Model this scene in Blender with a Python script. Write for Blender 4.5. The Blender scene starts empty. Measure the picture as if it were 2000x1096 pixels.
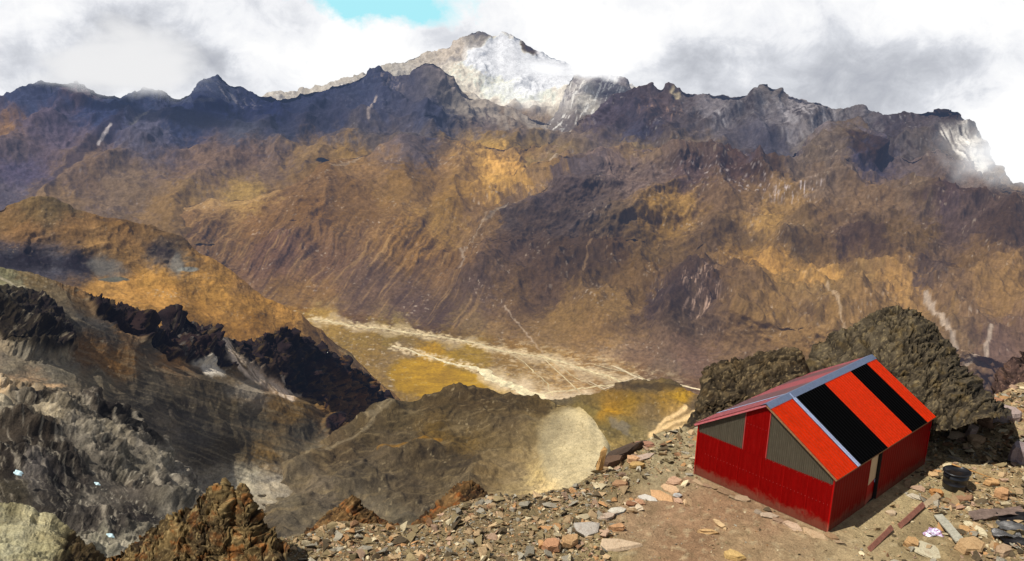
import bpy, bmesh, math, random
import numpy as np
from mathutils import Vector, Matrix, Quaternion
random.seed(7); rng = np.random.default_rng(11)
PI = math.pi
F32 = np.float32
S = bpy.context.scene
COL = bpy.context.collection

# ------------------------------------------------------------------ camera
FOC, PITCH, ROLL = 1679.6, 0.2609, 0.0330
cam_d = bpy.data.cameras.new('camera'); cam = bpy.data.objects.new('camera', cam_d); COL.objects.link(cam)
cam_d.sensor_width = 36; cam_d.lens = 36*FOC/2000; cam_d.clip_start = .5; cam_d.clip_end = 60000
cam.matrix_world = Matrix.Rotation(PI/2-PITCH, 4, 'X') @ Matrix.Rotation(ROLL, 4, 'Z')
S.camera = cam
HZ = -15.3                                   # level of the terrace the hut stands on

def ray(px, py):
    """unit-forward direction of a sight line: returns (x, z) per metre of horizontal forward distance scaled to horizontal range 1"""
    px = np.asarray(px, float); py = np.asarray(py, float)
    x, y = (px-1000)/FOC, (py-548)/FOC
    c, s = math.cos(ROLL), math.sin(ROLL)
    x, y = x*c+y*s, -x*s+y*c
    cp, sp = math.cos(PITCH), math.sin(PITCH)
    X = x; Y = cp - y*sp; Z = -sp - y*cp
    h = np.sqrt(X*X+Y*Y)
    return X/h, Y/h, Z/h
def at(px, py, dist):
    X, Y, Z = ray(px, py); return X*dist, Y*dist, Z*dist
def at_z(px, py, z):
    X, Y, Z = ray(px, py); d = z/Z; return X*d, Y*d, z+0*d
def proj(x, y, z):
    cp, sp = math.cos(PITCH), math.sin(PITCH)
    d = y*cp-z*sp; u = y*sp+z*cp
    a = x/d; b = -u/d
    c, s = math.cos(ROLL), math.sin(ROLL)
    return 1000+FOC*(a*c-b*s), 548+FOC*(a*s+b*c)

# ------------------------------------------------------------------ noise
_p = rng.permutation(256).astype(np.int32); _p = np.concatenate([_p, _p, _p])
_g = rng.normal(size=(256, 3)).astype(F32); _g /= np.linalg.norm(_g, axis=1, keepdims=True)
from concurrent.futures import ThreadPoolExecutor
_pool = ThreadPoolExecutor(4)
def _perlin(x, y, z):
    xi = np.floor(x).astype(np.int32); yi = np.floor(y).astype(np.int32); zi = np.floor(z).astype(np.int32)
    xf = x-xi.astype(F32); yf = y-yi.astype(F32); zf = z-zi.astype(F32)
    u = xf*xf*xf*(xf*(xf*6-15)+10); v = yf*yf*yf*(yf*(yf*6-15)+10); w = zf*zf*zf*(zf*(zf*6-15)+10)
    xi &= 255; yi &= 255; zi &= 255
    g0, g1, g2 = _gx, _gy, _gz
    A = _p[xi]; B = _p[xi+1]
    AA = _p[A+yi]; AB = _p[A+yi+1]; BA = _p[B+yi]; BB = _p[B+yi+1]
    def gr(h0, c, a, b):
        h = _p[h0+zi+c]
        return g0[h]*(xf-a)+g1[h]*(yf-b)+g2[h]*(zf-c)
    def pl(c):
        x1 = gr(AA, c, 0, 0); x1 += (gr(BA, c, 1, 0)-x1)*u
        x2 = gr(AB, c, 0, 1); x2 += (gr(BB, c, 1, 1)-x2)*u
        return x1+(x2-x1)*v
    y1 = pl(0); y2 = pl(1)
    return (y1+(y2-y1)*w)*F32(1.5)
_gx, _gy, _gz = [np.ascontiguousarray(_g[:, i]) for i in range(3)]
def perlin(x, y, z):
    sh = np.broadcast(x, y, z).shape
    x, y, z = [np.ascontiguousarray(np.broadcast_to(q, sh), F32).ravel() for q in (x, y, z)]
    n = x.size
    if n < 40000: return _perlin(x, y, z).reshape(sh)
    out = np.empty(n, F32); step = 32768
    def job(i): out[i:i+step] = _perlin(x[i:i+step], y[i:i+step], z[i:i+step])
    list(_pool.map(job, range(0, n, step)))
    return out.reshape(sh)
def fbm(x, y, z, o=5, lac=2.03, gain=.5):
    a = 1.; t = 0; n = 0
    for i in range(o):
        t = t+a*perlin(x+i*17.3, y-i*9.1, z+i*5.7); n += a
        x = x*lac; y = y*lac; z = z*lac; a *= gain
    return t/n*1.6
def ridged(x, y, z, o=5, lac=2.07, gain=.52):
    a = 1.; t = 0; n = 0; w = 1.
    for i in range(o):
        r = 1-np.abs(perlin(x+i*13.3, y-i*7.1, z+i*3.7))*1.6
        r = np.clip(r, 0, 1)**2
        t = t+a*r*w; n += a; w = np.clip(r*1.6, 0.15, 1)
        x = x*lac; y = y*lac; z = z*lac; a *= gain
    return t/n
def sstep(a, b, x):
    t = np.clip((x-a)/(b-a), 0, 1); return t*t*(3-2*t)

def pchip(xk, yk, x):
    xk = np.asarray(xk, float); yk = np.asarray(yk, float)
    if len(xk) < 3: return np.interp(x, xk, yk)
    h = np.diff(xk); d = np.diff(yk)/h
    m = np.zeros_like(yk)
    for i in range(1, len(xk)-1):
        if d[i-1]*d[i] > 0:
            w1 = 2*h[i]+h[i-1]; w2 = h[i]+2*h[i-1]
            m[i] = (w1+w2)/(w1/d[i-1]+w2/d[i])
    m[0] = d[0]; m[-1] = d[-1]
    x = np.clip(x, xk[0], xk[-1]); i = np.clip(np.searchsorted(xk, x)-1, 0, len(xk)-2)
    t = (x-xk[i])/h[i]
    return (yk[i]*(2*t**3-3*t*t+1)+h[i]*m[i]*(t**3-2*t*t+t)+yk[i+1]*(3*t*t-2*t**3)+h[i]*m[i+1]*(t**3-t*t))

def blocky(t, k=3.):
    """turns a smooth field into broken steps"""
    t = t*k; f = np.floor(t); return (f+sstep(.35, .65, t-f))/k
def lin(c):
    c = np.asarray(c, float)/255.
    return np.where(c <= .04045, c/12.92, ((c+.055)/1.055)**2.4)
def srgb(r, g, b, k=1.): return tuple(float(v) for v in lin((r, g, b))*k)

# ------------------------------------------------------------------ object helpers
def tag(o, label=None, cat=None, group=None, kind=None):
    if label: o['label'] = label
    if cat: o['category'] = cat
    if group: o['group'] = group
    if kind: o['kind'] = kind
    return o
def empty(name, loc, rz=0.):
    o = bpy.data.objects.new(name, None); COL.objects.link(o); o.location = loc; o.rotation_euler = (0, 0, rz); o.empty_display_size = .2
    return o
def np_mesh(name, V, Fq, mat, col=None, smooth=True, parent=None):
    me = bpy.data.meshes.new(name)
    V = np.ascontiguousarray(V, F32); Fq = np.ascontiguousarray(Fq, np.int32)
    n = Fq.shape[1]
    me.vertices.add(len(V)); me.vertices.foreach_set('co', V.ravel())
    me.loops.add(Fq.size); me.loops.foreach_set('vertex_index', Fq.ravel())
    me.polygons.add(len(Fq)); me.polygons.foreach_set('loop_start', np.arange(0, Fq.size, n, dtype=np.int32))
    me.update(calc_edges=True)
    me.polygons.foreach_set('use_smooth', np.full(len(Fq), smooth, dtype=bool))
    if col is not None:
        a = me.color_attributes.new('Col', 'FLOAT_COLOR', 'POINT')
        c = np.ones((len(V), 4), F32); c[:, :3] = col; a.data.foreach_set('color', c.ravel())
    me.materials.append(mat)
    o = bpy.data.objects.new(name, me); COL.objects.link(o)
    if parent: o.parent = parent
    return o
def bm_obj(name, bm, mat, parent=None, smooth=False):
    me = bpy.data.meshes.new(name); bmesh.ops.recalc_face_normals(bm, faces=bm.faces); bm.to_mesh(me); bm.free()
    for p in me.polygons: p.use_smooth = smooth
    me.materials.append(mat)
    o = bpy.data.objects.new(name, me); COL.objects.link(o)
    if parent: o.parent = parent
    return o
def grid_faces(nr, nc):
    i = np.arange(nr-1)[:, None]*nc+np.arange(nc-1)[None, :]
    i = i.ravel()
    return np.stack([i, i+1, i+nc+1, i+nc], 1)

# ------------------------------------------------------------------ materials
def nt(name):
    m = bpy.data.materials.new(name); m.use_nodes = True; t = m.node_tree; t.nodes.clear()
    return m, t, t.nodes, t.links
def M_(N, L, op, a, b=None, c=None, clamp=False):
    n = N.new('ShaderNodeMath'); n.operation = op; n.use_clamp = clamp
    for i, v in enumerate((a, b, c)):
        if v is None: continue
        if isinstance(v, (int, float)): n.inputs[i].default_value = v
        else: L.new(v, n.inputs[i])
    return n.outputs[0]
def noise(N, L, vec, scale, detail=5, rough=.6, dist=0.):
    n = N.new('ShaderNodeTexNoise'); n.inputs['Scale'].default_value = scale; n.inputs['Detail'].default_value = detail
    n.inputs['Roughness'].default_value = rough; n.inputs['Distortion'].default_value = dist
    if vec is not None: L.new(vec, n.inputs['Vector'])
    return n.outputs['Fac']
def ramp(N, L, fac, stops):
    r = N.new('ShaderNodeValToRGB'); e = r.color_ramp.elements
    while len(e) < len(stops): e.new(.5)
    for k, (p, c) in enumerate(stops):
        e[k].position = p; e[k].color = (c, c, c, 1) if isinstance(c, (int, float)) else (*c, 1)
    L.new(fac, r.inputs[0]); return r.outputs[0]
def mixc(N, L, mode, fac, a, b):
    n = N.new('ShaderNodeMix'); n.data_type = 'RGBA'; n.blend_type = mode
    for s, v in ((n.inputs[0], fac), (n.inputs[6], a), (n.inputs[7], b)):
        if isinstance(v, (int, float)): s.default_value = v
        elif isinstance(v, tuple): s.default_value = (*v, 1)
        else: L.new(v, s)
    return n.outputs[2]
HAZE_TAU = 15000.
def terrain_mat(name, sc, bump=.5, haze=True, speck=.5, rough=.95):
    """ground with painted-on colour per vertex (mineral tones, some baked cloud shade), fine grain of size sc metres, air haze by how far off the place lies"""
    m, t, N, L = nt(name)
    geo = N.new('ShaderNodeNewGeometry')
    att = N.new('ShaderNodeAttribute'); att.attribute_name = 'Col'
    n1 = noise(N, L, geo.outputs['Position'], 1/sc, 6, .7)
    n2 = noise(N, L, geo.outputs['Position'], 1/(sc*5), 5, .65, .5)
    v1 = ramp(N, L, n1, [(.28, 1-speck), (.5, 1.), (.74, 1+speck*1.1)])
    v2 = ramp(N, L, n2, [(.3, .8), (.7, 1.2)])
    c = mixc(N, L, 'MULTIPLY', 1., att.outputs['Color'], v1)
    c = mixc(N, L, 'MULTIPLY', 1., c, v2)
    b = N.new('ShaderNodeBsdfPrincipled'); b.inputs['Roughness'].default_value = rough; b.inputs['Specular IOR Level'].default_value = .12
    L.new(c, b.inputs['Base Color'])
    bu = N.new('ShaderNodeBump'); bu.inputs['Strength'].default_value = bump; bu.inputs['Distance'].default_value = sc*.9
    h = M_(N, L, 'MULTIPLY_ADD', n2, 3., n1)
    L.new(h, bu.inputs['Height']); L.new(bu.outputs[0], b.inputs['Normal'])
    out = N.new('ShaderNodeOutputMaterial')
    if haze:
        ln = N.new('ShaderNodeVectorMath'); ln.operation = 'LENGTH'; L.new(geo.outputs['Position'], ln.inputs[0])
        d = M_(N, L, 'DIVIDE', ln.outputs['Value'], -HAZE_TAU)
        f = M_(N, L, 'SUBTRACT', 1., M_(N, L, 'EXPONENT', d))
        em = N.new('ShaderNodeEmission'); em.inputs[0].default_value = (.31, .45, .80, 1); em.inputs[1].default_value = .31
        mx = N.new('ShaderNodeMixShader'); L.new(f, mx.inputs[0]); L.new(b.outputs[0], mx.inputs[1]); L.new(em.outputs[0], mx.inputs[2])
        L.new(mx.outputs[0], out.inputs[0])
    else: L.new(b.outputs[0], out.inputs[0])
    return m
def simple_mat(name, col, rough=.7, var=.25, sc=8., bump=.2, spec=.3, metal=0.):
    m, t, N, L = nt(name)
    tc = N.new('ShaderNodeTexCoord')
    n1 = noise(N, L, tc.outputs['Object'], sc, 6, .65)
    v = ramp(N, L, n1, [(.3, 1-var), (.7, 1+var)])
    c = mixc(N, L, 'MULTIPLY', 1., tuple(col), v)
    b = N.new('ShaderNodeBsdfPrincipled'); b.inputs['Roughness'].default_value = rough; b.inputs['Specular IOR Level'].default_value = spec; b.inputs['Metallic'].default_value = metal
    L.new(c, b.inputs['Base Color'])
    bu = N.new('ShaderNodeBump'); bu.inputs['Strength'].default_value = bump; bu.inputs['Distance'].default_value = .02
    L.new(n1, bu.inputs['Height']); L.new(bu.outputs[0], b.inputs['Normal'])
    out = N.new('ShaderNodeOutputMaterial'); L.new(b.outputs[0], out.inputs[0])
    return m

# ------------------------------------------------------------------ lofted terrain
def loft(curves, px0, px1, step, rowpx=1.7, wob=(0, 1, 0)):
    """curves near -> far; each a list of knots (px, py, distance). Returns grids X,Y,Z plus the parameters U (px) and Vpy (py)"""
    U = np.arange(px0, px1+step, step, dtype=float); nc = len(U)
    cy, cd = [], []
    for k in curves:
        k = sorted(k); a = np.array(k, float)
        cy.append(pchip(a[:, 0], a[:, 1], U)); cd.append(np.exp(pchip(a[:, 0], np.log(a[:, 2]), U)))
    crest = cy[-2]
    PY, D = [], []
    for i in range(len(curves)-1):
        n = max(2, int(np.max(np.abs(cy[i]-cy[i+1]))/rowpx))
        n = min(n, 420)
        for k in range(n):
            t = k/n
            PY.append(cy[i]*(1-t)+cy[i+1]*t); D.append(np.exp(np.log(cd[i])*(1-t)+np.log(cd[i+1])*t))
    PY.append(cy[-1]); D.append(cd[-1])
    PY = np.array(PY); D = np.array(D)
    if wob[0]:                                  # broken skyline: only the last few metres under the crest
        w = fbm(U/wob[1], U*0+wob[2], U*0+1.7, 6, gain=.55)*wob[0]
        PY = PY+w[None, :]*np.exp(-((PY-crest[None, :])/16)**2)
    UU = np.broadcast_to(U, PY.shape)
    X, Y, Z = at(UU, PY, D)
    return tuple(q.astype(F32) for q in (X, Y, Z, UU, PY, D))
def normals(X, Y, Z):
    P = np.stack([X, Y, Z], -1)
    du = np.gradient(P, axis=1); dv = np.gradient(P, axis=0)
    n = np.cross(du, dv); n /= np.linalg.norm(n, axis=-1, keepdims=True)+1e-9
    s = np.sign(n[..., 2:3]); s[s == 0] = 1
    return n*s
def displace(X, Y, Z, d):
    n = normals(X, Y, Z)
    return X+n[..., 0]*d, Y+n[..., 1]*d, Z+n[..., 2]*d

def field(U, V, pts, sh=2.2, g=10.):
    """smooth blend of colour anchors (x, y, (r,g,b)) over the terrain: worked out on a coarse table, then read off smoothly"""
    P = np.array([(p[0], p[1]) for p in pts], float); C = np.array([lin(p[2]) for p in pts])
    u0, v0 = U.min()-g, V.min()-g
    gx = np.arange(u0, U.max()+2*g, g); gy = np.arange(v0, V.max()+2*g, g)
    GX, GY = np.meshgrid(gx, gy)
    out = np.zeros(GX.shape+(3,)); W = np.zeros(GX.shape)
    for (x, y), c in zip(P, C):
        w = 1/(((GX-x)/1.25)**2+(GY-y)**2+120.)**sh
        W += w; out += w[..., None]*c
    T = (out/W[..., None]).astype(F32)
    fx = ((U-u0)/g).astype(F32); fy = ((V-v0)/g).astype(F32); ix = fx.astype(np.int32); iy = fy.astype(np.int32)
    fx = (fx-ix)[..., None]; fy = (fy-iy)[..., None]
    return (T[iy, ix]*(1-fx)+T[iy, ix+1]*fx)*(1-fy)+(T[iy+1, ix]*(1-fx)+T[iy+1, ix+1]*fx)*fy
def ell(U, V, x, y, rx, ry, ang=0.):
    a = math.radians(ang); dx = U-x; dy = V-y
    u = dx*math.cos(a)+dy*math.sin(a); v = -dx*math.sin(a)+dy*math.cos(a)
    return np.sqrt((u/rx)**2+(v/ry)**2)
def polyd(U, V, pl):
    """distance to a polyline"""
    best = np.full(U.shape, 1e9)
    for (x0, y0), (x1, y1) in zip(pl[:-1], pl[1:]):
        dx, dy = x1-x0, y1-y0; t = np.clip(((U-x0)*dx+(V-y0)*dy)/(dx*dx+dy*dy), 0, 1)
        best = np.minimum(best, np.hypot(U-x0-t*dx, V-y0-t*dy))
    return best
def below(U, V, curve):
    return V-pchip([p[0] for p in sorted(curve)], [p[1] for p in sorted(curve)], U)
def spurs(U, V, lines, h, w, seed=0):
    """side ridges running down from a crest: sharp along the top, easing out into the gullies"""
    Uw = U+fbm(U/60, V/50, U*0+seed, 3)*22; Vw = V+fbm(U/60, V/50, U*0+seed+6, 3)*12; d = np.zeros_like(U)
    for pl in lines: d = np.maximum(d, h*np.exp(-np.abs(polyd(Uw, Vw, pl)/w)**1.25))
    return d
def blend(C, c, m):
    m = np.clip(m, 0, 1)[..., None]; return C*(1-m)+lin(c)*m

# ------------------------------------------------------------------ far country
FARPTS = [  # terrain colours; blue ones on the left ridge hold cloud shade
(850,350,(122,96,64)),(930,410,(116,92,66)),(1000,395,(100,84,72)),(1060,300,(122,104,84)),(870,300,(110,94,80)),(1480,580,(112,90,66)),(1660,525,(112,90,64)),(1560,600,(124,99,64)),(1440,540,(104,84,64)),(1620,500,(112,90,64)),(1460,400,(118,96,72)),(1560,440,(112,92,68)),(940,450,(112,90,66)),(1450,460,(104,86,66)),(560,400,(118,92,66)),(900,345,(128,102,68)),(1010,290,(122,100,74)),(30,290,(96,86,96)),(60,240,(100,88,100)),(1600,580,(120,98,64)),(1680,560,(132,106,66)),(1530,570,(122,98,62)),
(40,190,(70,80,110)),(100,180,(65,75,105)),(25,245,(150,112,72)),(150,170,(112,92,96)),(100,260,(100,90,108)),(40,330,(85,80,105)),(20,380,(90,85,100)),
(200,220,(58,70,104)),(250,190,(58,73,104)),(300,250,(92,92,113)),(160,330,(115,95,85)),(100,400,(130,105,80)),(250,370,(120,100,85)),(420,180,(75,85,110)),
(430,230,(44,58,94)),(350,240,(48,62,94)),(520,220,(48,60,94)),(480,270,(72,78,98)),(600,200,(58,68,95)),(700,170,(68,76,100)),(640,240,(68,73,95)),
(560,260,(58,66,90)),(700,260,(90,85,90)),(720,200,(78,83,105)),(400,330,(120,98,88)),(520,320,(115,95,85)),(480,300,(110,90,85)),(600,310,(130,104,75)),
(680,300,(135,106,68)),(620,350,(115,90,65)),(400,400,(140,112,75)),(480,385,(155,124,70)),(330,420,(125,98,68)),
(400,450,(100,80,65)),(500,430,(118,90,62)),(600,430,(113,86,60)),(700,400,(113,88,62)),(780,370,(125,98,62)),(540,500,(103,80,70)),(640,520,(108,84,68)),
(600,580,(124,95,60)),(720,560,(103,84,72)),(800,600,(88,73,68)),(700,610,(98,80,68)),(850,620,(83,70,66)),(800,480,(127,97,60)),(860,430,(132,104,60)),
(900,520,(112,87,62)),(940,560,(84,71,66)),(1000,600,(102,82,62)),(1050,560,(88,72,62)),(820,300,(92,87,93)),(850,240,(72,78,100)),
(930,300,(168,132,70)),(980,325,(200,153,70)),(1000,360,(165,128,65)),(960,350,(184,142,65)),(1040,300,(140,115,75)),(880,330,(140,110,75)),(1080,330,(130,105,72)),
(900,380,(142,110,60)),(880,410,(135,105,60)),(950,230,(105,95,100)),(1000,250,(110,95,90)),(1050,230,(132,122,116)),(920,200,(150,140,130)),(1100,250,(115,100,95)),
(1100,360,(88,80,84)),(1150,340,(83,78,84)),(1200,330,(115,100,95)),(1000,430,(73,68,72)),(1060,400,(83,76,80)),(1100,440,(78,72,74)),(1150,400,(88,80,80)),
(1250,360,(105,92,88)),(1200,450,(95,82,70)),(1080,500,(76,65,61)),(1150,520,(76,65,59)),(1200,500,(83,68,58)),(1000,500,(83,70,66)),(1250,480,(100,82,60)),
(1250,560,(100,80,58)),(1200,600,(122,97,60)),(1300,590,(72,63,66)),(1380,580,(78,66,64)),(1340,630,(95,80,68)),(1100,620,(122,97,60)),(1150,660,(127,100,62)),
(1300,420,(135,106,60)),(1320,410,(145,114,62)),(1400,400,(110,90,72)),(1380,470,(88,74,64)),(1350,350,(88,76,80)),(1450,330,(78,66,70)),
(1500,430,(152,120,65)),(1450,500,(142,110,60)),(1500,540,(168,127,60)),(1600,550,(174,133,65)),(1530,400,(135,108,68)),(1600,430,(110,90,70)),(1650,480,(83,70,68)),
(1700,490,(83,70,66)),(1560,490,(100,84,66)),(1780,470,(100,82,62)),(1820,530,(83,72,70)),(1760,560,(154,119,66)),(1700,400,(115,95,75)),(1600,370,(110,95,82)),
(1800,380,(105,90,75)),(1850,400,(83,72,78)),(1900,440,(83,72,72)),(1950,460,(78,68,68)),(1900,520,(110,88,64)),(1950,560,(132,104,66)),(1900,600,(117,94,70)),
(1800,640,(122,97,62)),(1700,600,(132,104,66)),(1600,640,(127,100,62)),(1500,620,(127,100,62)),(1450,680,(110,88,64)),(1550,690,(117,92,60)),(1350,700,(108,86,72)),
(1250,710,(115,92,72)),(1950,660,(105,85,75)),(1870,660,(120,98,72)),(1960,330,(110,92,80)),(1900,330,(100,88,85)),(1850,320,(95,86,85)),
(1180,230,(78,73,90)),(1220,210,(73,70,88)),(1280,220,(88,78,88)),(1250,260,(66,69,92)),(1340,240,(78,74,85)),(1400,220,(115,110,118)),(1450,210,(93,90,100)),
(1500,190,(110,105,110)),(1450,260,(88,86,100)),(1500,280,(72,73,90)),(1550,230,(120,115,122)),(1620,220,(115,110,115)),(1680,240,(100,96,105)),(1600,260,(110,104,108)),
(1750,240,(68,66,80)),(1820,230,(78,73,85)),(1780,270,(95,88,92)),(1860,220,(73,68,78)),(1650,280,(98,88,80)),(1690,305,(64,67,88)),(1600,300,(100,90,82)),
(1350,290,(110,95,85)),(1240,290,(125,105,80)),
(620,630,(150,125,75)),(700,660,(138,116,70)),(760,660,(130,112,68)),(730,690,(135,112,70)),(780,690,(125,108,80)),(900,690,(150,125,65)),(1000,720,(140,115,75)),
(1050,740,(155,130,88)),(980,750,(180,155,100)),(1020,765,(185,160,115)),(1100,750,(168,140,95)),(1150,740,(155,127,88)),(1200,720,(150,125,88)),(1300,720,(110,92,75)),
(850,700,(165,130,45)),(900,650,(110,92,66)),(1000,660,(125,100,66))]
SNOWPTS = [(880,95,(160,150,142)),(840,112,(165,156,148)),(940,72,(125,121,122)),(900,150,(185,178,165)),(950,115,(225,225,225)),(1000,110,(250,250,250)),(1060,125,(240,240,245)),
(1032,92,(112,110,120)),(1050,158,(225,222,215)),(980,175,(185,177,165)),(1080,190,(165,158,150)),(780,125,(150,145,140)),(960,215,(125,115,112)),(1020,235,(112,100,98)),(1090,240,(118,104,98)),(900,200,(140,132,125)),(980,270,(118,100,80))]
AK = .86
def haze_out(C, X, Y, Z):
    f = 1-np.exp(-np.sqrt(X*X+Y*Y+Z*Z)/HAZE_TAU)
    return np.clip((C-np.array([.31,.45,.80])*.24*f[..., None])/(1-f[..., None]), .006, 1)
def streaks(U, V, ang, across, along, seed=0, o=5):
    a = math.radians(ang); q = U*math.cos(a)+V*math.sin(a); r = -U*math.sin(a)+V*math.cos(a)
    w = fbm(U/90, V/90, U*0+seed, 3)*.9
    return fbm(r/across+w, q/along, U*0+seed*3.1, o, gain=.6)
M_far = terrain_mat('mountainside', 9., .3, speck=.28)
def finish(name, X, Y, Z, C, mat, hz=True, k=AK*.95, sat=.82):
    lum = (C*np.array([.25, .6, .15])).sum(-1, keepdims=True); C = lum+(C-lum)*sat
    if hz: C = haze_out(C, X, Y, Z)
    C = np.clip(C*k, .003, .9)
    V = np.stack([X, Y, Z], -1).reshape(-1, 3)
    o = np_mesh(name, V, grid_faces(*X.shape), mat, C.reshape(-1, 3))
    tag(o, kind='structure'); return o
def mottled(C, U, V, seed, dark=(52,50,60), pale=(190,175,150), dk=.55, pl=.35, dsc=38., tone=.32, ochre=.3):
    """breaks a smooth colour field into rock, turf and scree"""
    big = fbm(U/70, V/45, U*0+seed, 6, gain=.62)
    C = C*(1+tone*np.clip(big*1.5, -1, 1))[..., None]
    och = fbm(U/55+9, V/16, U*0+seed+4, 5, gain=.6)
    C = C*(1+ochre*.75*np.clip(och[..., None]*1.6, -1, 1)*np.array([1., .8, .15]))
    rk = ridged(U/dsc, V/(dsc*.6), U*0+seed+8, 6, gain=.62)
    reg = sstep(-.25, .35, fbm(U/130, V/80, U*0+seed+12, 3))
    C = blend(C, dark, sstep(.42, .62, rk)*dk*reg)
    fine = fbm(U/7, V/5, U*0+seed+15, 3, gain=.7)
    C = C*(1+.22*np.clip(fine*1.4, -1, 1))[..., None]
    sp = fbm(U/6, V/4.2, U*0+seed+20, 2)
    reg2 = sstep(.05, .5, fbm(U/60, V/30, U*0+seed+22, 4))
    C = blend(C, pale, sstep(.35, .7, sp)*pl*reg2)
    return C

# -- snow peak ------------------------------------------------------
cv = [[(500,330,6400),(1400,330,6400)],
      [(500,215,7200),(700,200,7300),(900,230,7200),(1100,235,7200),(1400,260,7200)],
      [(500,190,7900),(700,160,8000),(760,145,8000),(900,165,7900),(1000,170,7900),(1100,160,8000),(1400,210,8000)],
      [(500,200,8600),(640,170,8600),(700,143,8600),(745,132,8600),(790,117,8600),(830,101,8600),(880,88,8600),(905,76,8600),(925,62,8600),(940,57,8600),(952,63,8600),(970,72,8600),(985,65,8600),(1003,66,8600),(1020,76,8600),(1040,88,8600),(1070,105,8600),(1110,120,8600),(1160,135,8600),(1230,170,8600),(1400,220,8600)],
      [(500,330,9600),(1400,330,9600)]]
X, Y, Z, U, V, D = loft(cv, 500, 1400, 1.7, wob=(3, 22, 5))
w = (X/420, Y/420, Z/420)
sn = np.clip(sstep(1.2, .6, ell(U, V, 990, 110, 55, 38, 30))+sstep(1.2, .6, ell(U, V, 1090, 140, 90, 24, 12)), 0, 1)
d = ((ridged(*w, o=7)-.45)*95+fbm(X/90, Y/90, Z/90, 5)*22)*(1-.93*sn)
X, Y, Z = displace(X, Y, Z, d)
U2 = U+fbm(U/30, V/30, U*0, 4)*16; V2 = V+fbm(U/30, V/30, U*0+5, 4)*12
C = field(U2, V2, SNOWPTS, 2.6)
C = mottled(C, U, V, 3, dark=(95,95,108), pale=(225,222,215), dk=.22, pl=.5, dsc=26, tone=.16, ochre=.06)
nz = normals(X, Y, Z)
snow = sstep(1.2, .7, ell(U2, V2, 990, 108, 50, 34, 30))+sstep(1.2, .7, ell(U2, V2, 1060, 136, 95, 22, 12))
st = streaks(U, V, 60, 5, 30, 2)
C = blend(C, (215,208,196), sstep(1.25, .3, ell(U2, V2, 1010, 178, 120, 30, 8))*.7)
C = blend(C, (255,246,228), np.clip(snow, 0, 1)*sstep(-.75, -.3, st+.35*snow))
C = blend(C, (70,66,72), sstep(1.15, .5, ell(U2, V2, 1030, 90, 34, 9, 40))*.9)
C = blend(C, (88,90,104), sstep(1.1, .4, ell(U2, V2, 935, 66, 30, 9, -10))*.9)
C = blend(C, (120,118,124), sstep(1.1, .5, ell(U2, V2, 885, 118, 34, 6, -12))*.6)
finish('snowy_mountain', X, Y, Z, C, M_far, k=AK*1.3)

# -- shoulder with snow gullies ---------------------------------------------
cv = [[(1040,330,5600),(1330,330,5600)],
      [(1040,300,6100),(1100,240,6100),(1330,270,6100)],
      [(1040,270,6700),(1085,215,6700),(1105,165,6700),(1120,147,6700),(1150,141,6700),(1180,146,6700),(1215,152,6700),(1235,168,6700),(1260,185,6700),(1330,230,6700)],
      [(1040,330,7300),(1330,330,7300)]]
X, Y, Z, U, V, D = loft(cv, 1040, 1330, 1.7, wob=(3, 18, 25))
d = (ridged(X/260, Y/260, Z/260, o=6)-.45)*60
X, Y, Z = displace(X, Y, Z, d)
C = field(U, V, [(1110,170,(165,160,160)),(1135,160,(175,170,168)),(1180,155,(112,108,120)),(1210,180,(125,120,126)),(1150,200,(165,160,152)),(1130,240,(105,98,102)),(1190,190,(100,96,108))])
C = mottled(C, U, V, 33, dark=(84,82,98), pale=(225,220,212), dk=.6, pl=.5, dsc=22, tone=.2, ochre=.1)
C = blend(C, (225,222,215), sstep(.2, .5, streaks(U, V, 115, 5, 26, 4))*.7)
finish('rocky_shoulder', X, Y, Z, C, M_far)

# -- left ridge ---------------------------------------------------------------
cv = [[(-250,520,3700),(0,470,3700),(600,480,3700),(900,430,4300),(1300,400,4700)],
      [(-250,400,4400),(0,390,4400),(300,400,4300),(600,340,4700),(800,300,5000),(1000,320,5200),(1300,330,5300)],
      [(-250,290,5200),(0,260,5200),(150,250,5200),(400,270,5200),(600,270,5300),(800,240,5500),(950,250,5800),(1150,280,5900),(1300,300,5900)],
      [(-250,225,5900),(-100,205,5900),(0,187,6000),(60,167,6000),(110,153,6000),(150,143,6000),(172,156,6000),(230,176,6000),(260,176,6000),(310,170,6000),(345,181,6000),(380,180,6000),(402,161,6000),(428,147,6000),(455,158,6000),(500,176,6000),(550,183,6100),(590,172,6100),(640,160,6200),(700,147,6300),(740,136,6300),(765,143,6300),(795,140,6300),(815,126,6300),(835,118,6300),(862,130,6300),(890,150,6300),(908,172,6300),(925,190,6300),(960,205,6300),(1060,226,6300),(1130,245,6300),(1300,290,6300)],
      [(-250,420,7000),(1300,420,7000)]]
X, Y, Z, U, V, D = loft(cv, -250, 1300, 1.8, wob=(3.5, 26, 45))
w = (X/520, Y/520, Z/520)
top = sstep(330, 220, V)
d = (ridged(*w, o=6)-.58)*(60+50*top)*(1-.55*sstep(300, 380, V))+fbm(X/110, Y/110, Z/110, 4)*9+(ridged(X/120, Y/120, Z/120, o=4)-.45)*13
d = d+spurs(U, V, ([(425,150),(330,235),(215,310),(90,385)], [(145,150),(110,220),(20,290),(-60,330)], [(560,182),(520,250),(430,320),(340,400)], [(745,135),(740,210),(690,260),(600,320)], [(835,120),(850,200),(830,260)], [(640,165),(600,240),(540,300)], [(250,178),(240,230),(170,270)], [(1060,228),(1040,260),(980,290)]), 62, 30, 4)*sstep(4, 50, below(U, V, cv[-2]))
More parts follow.
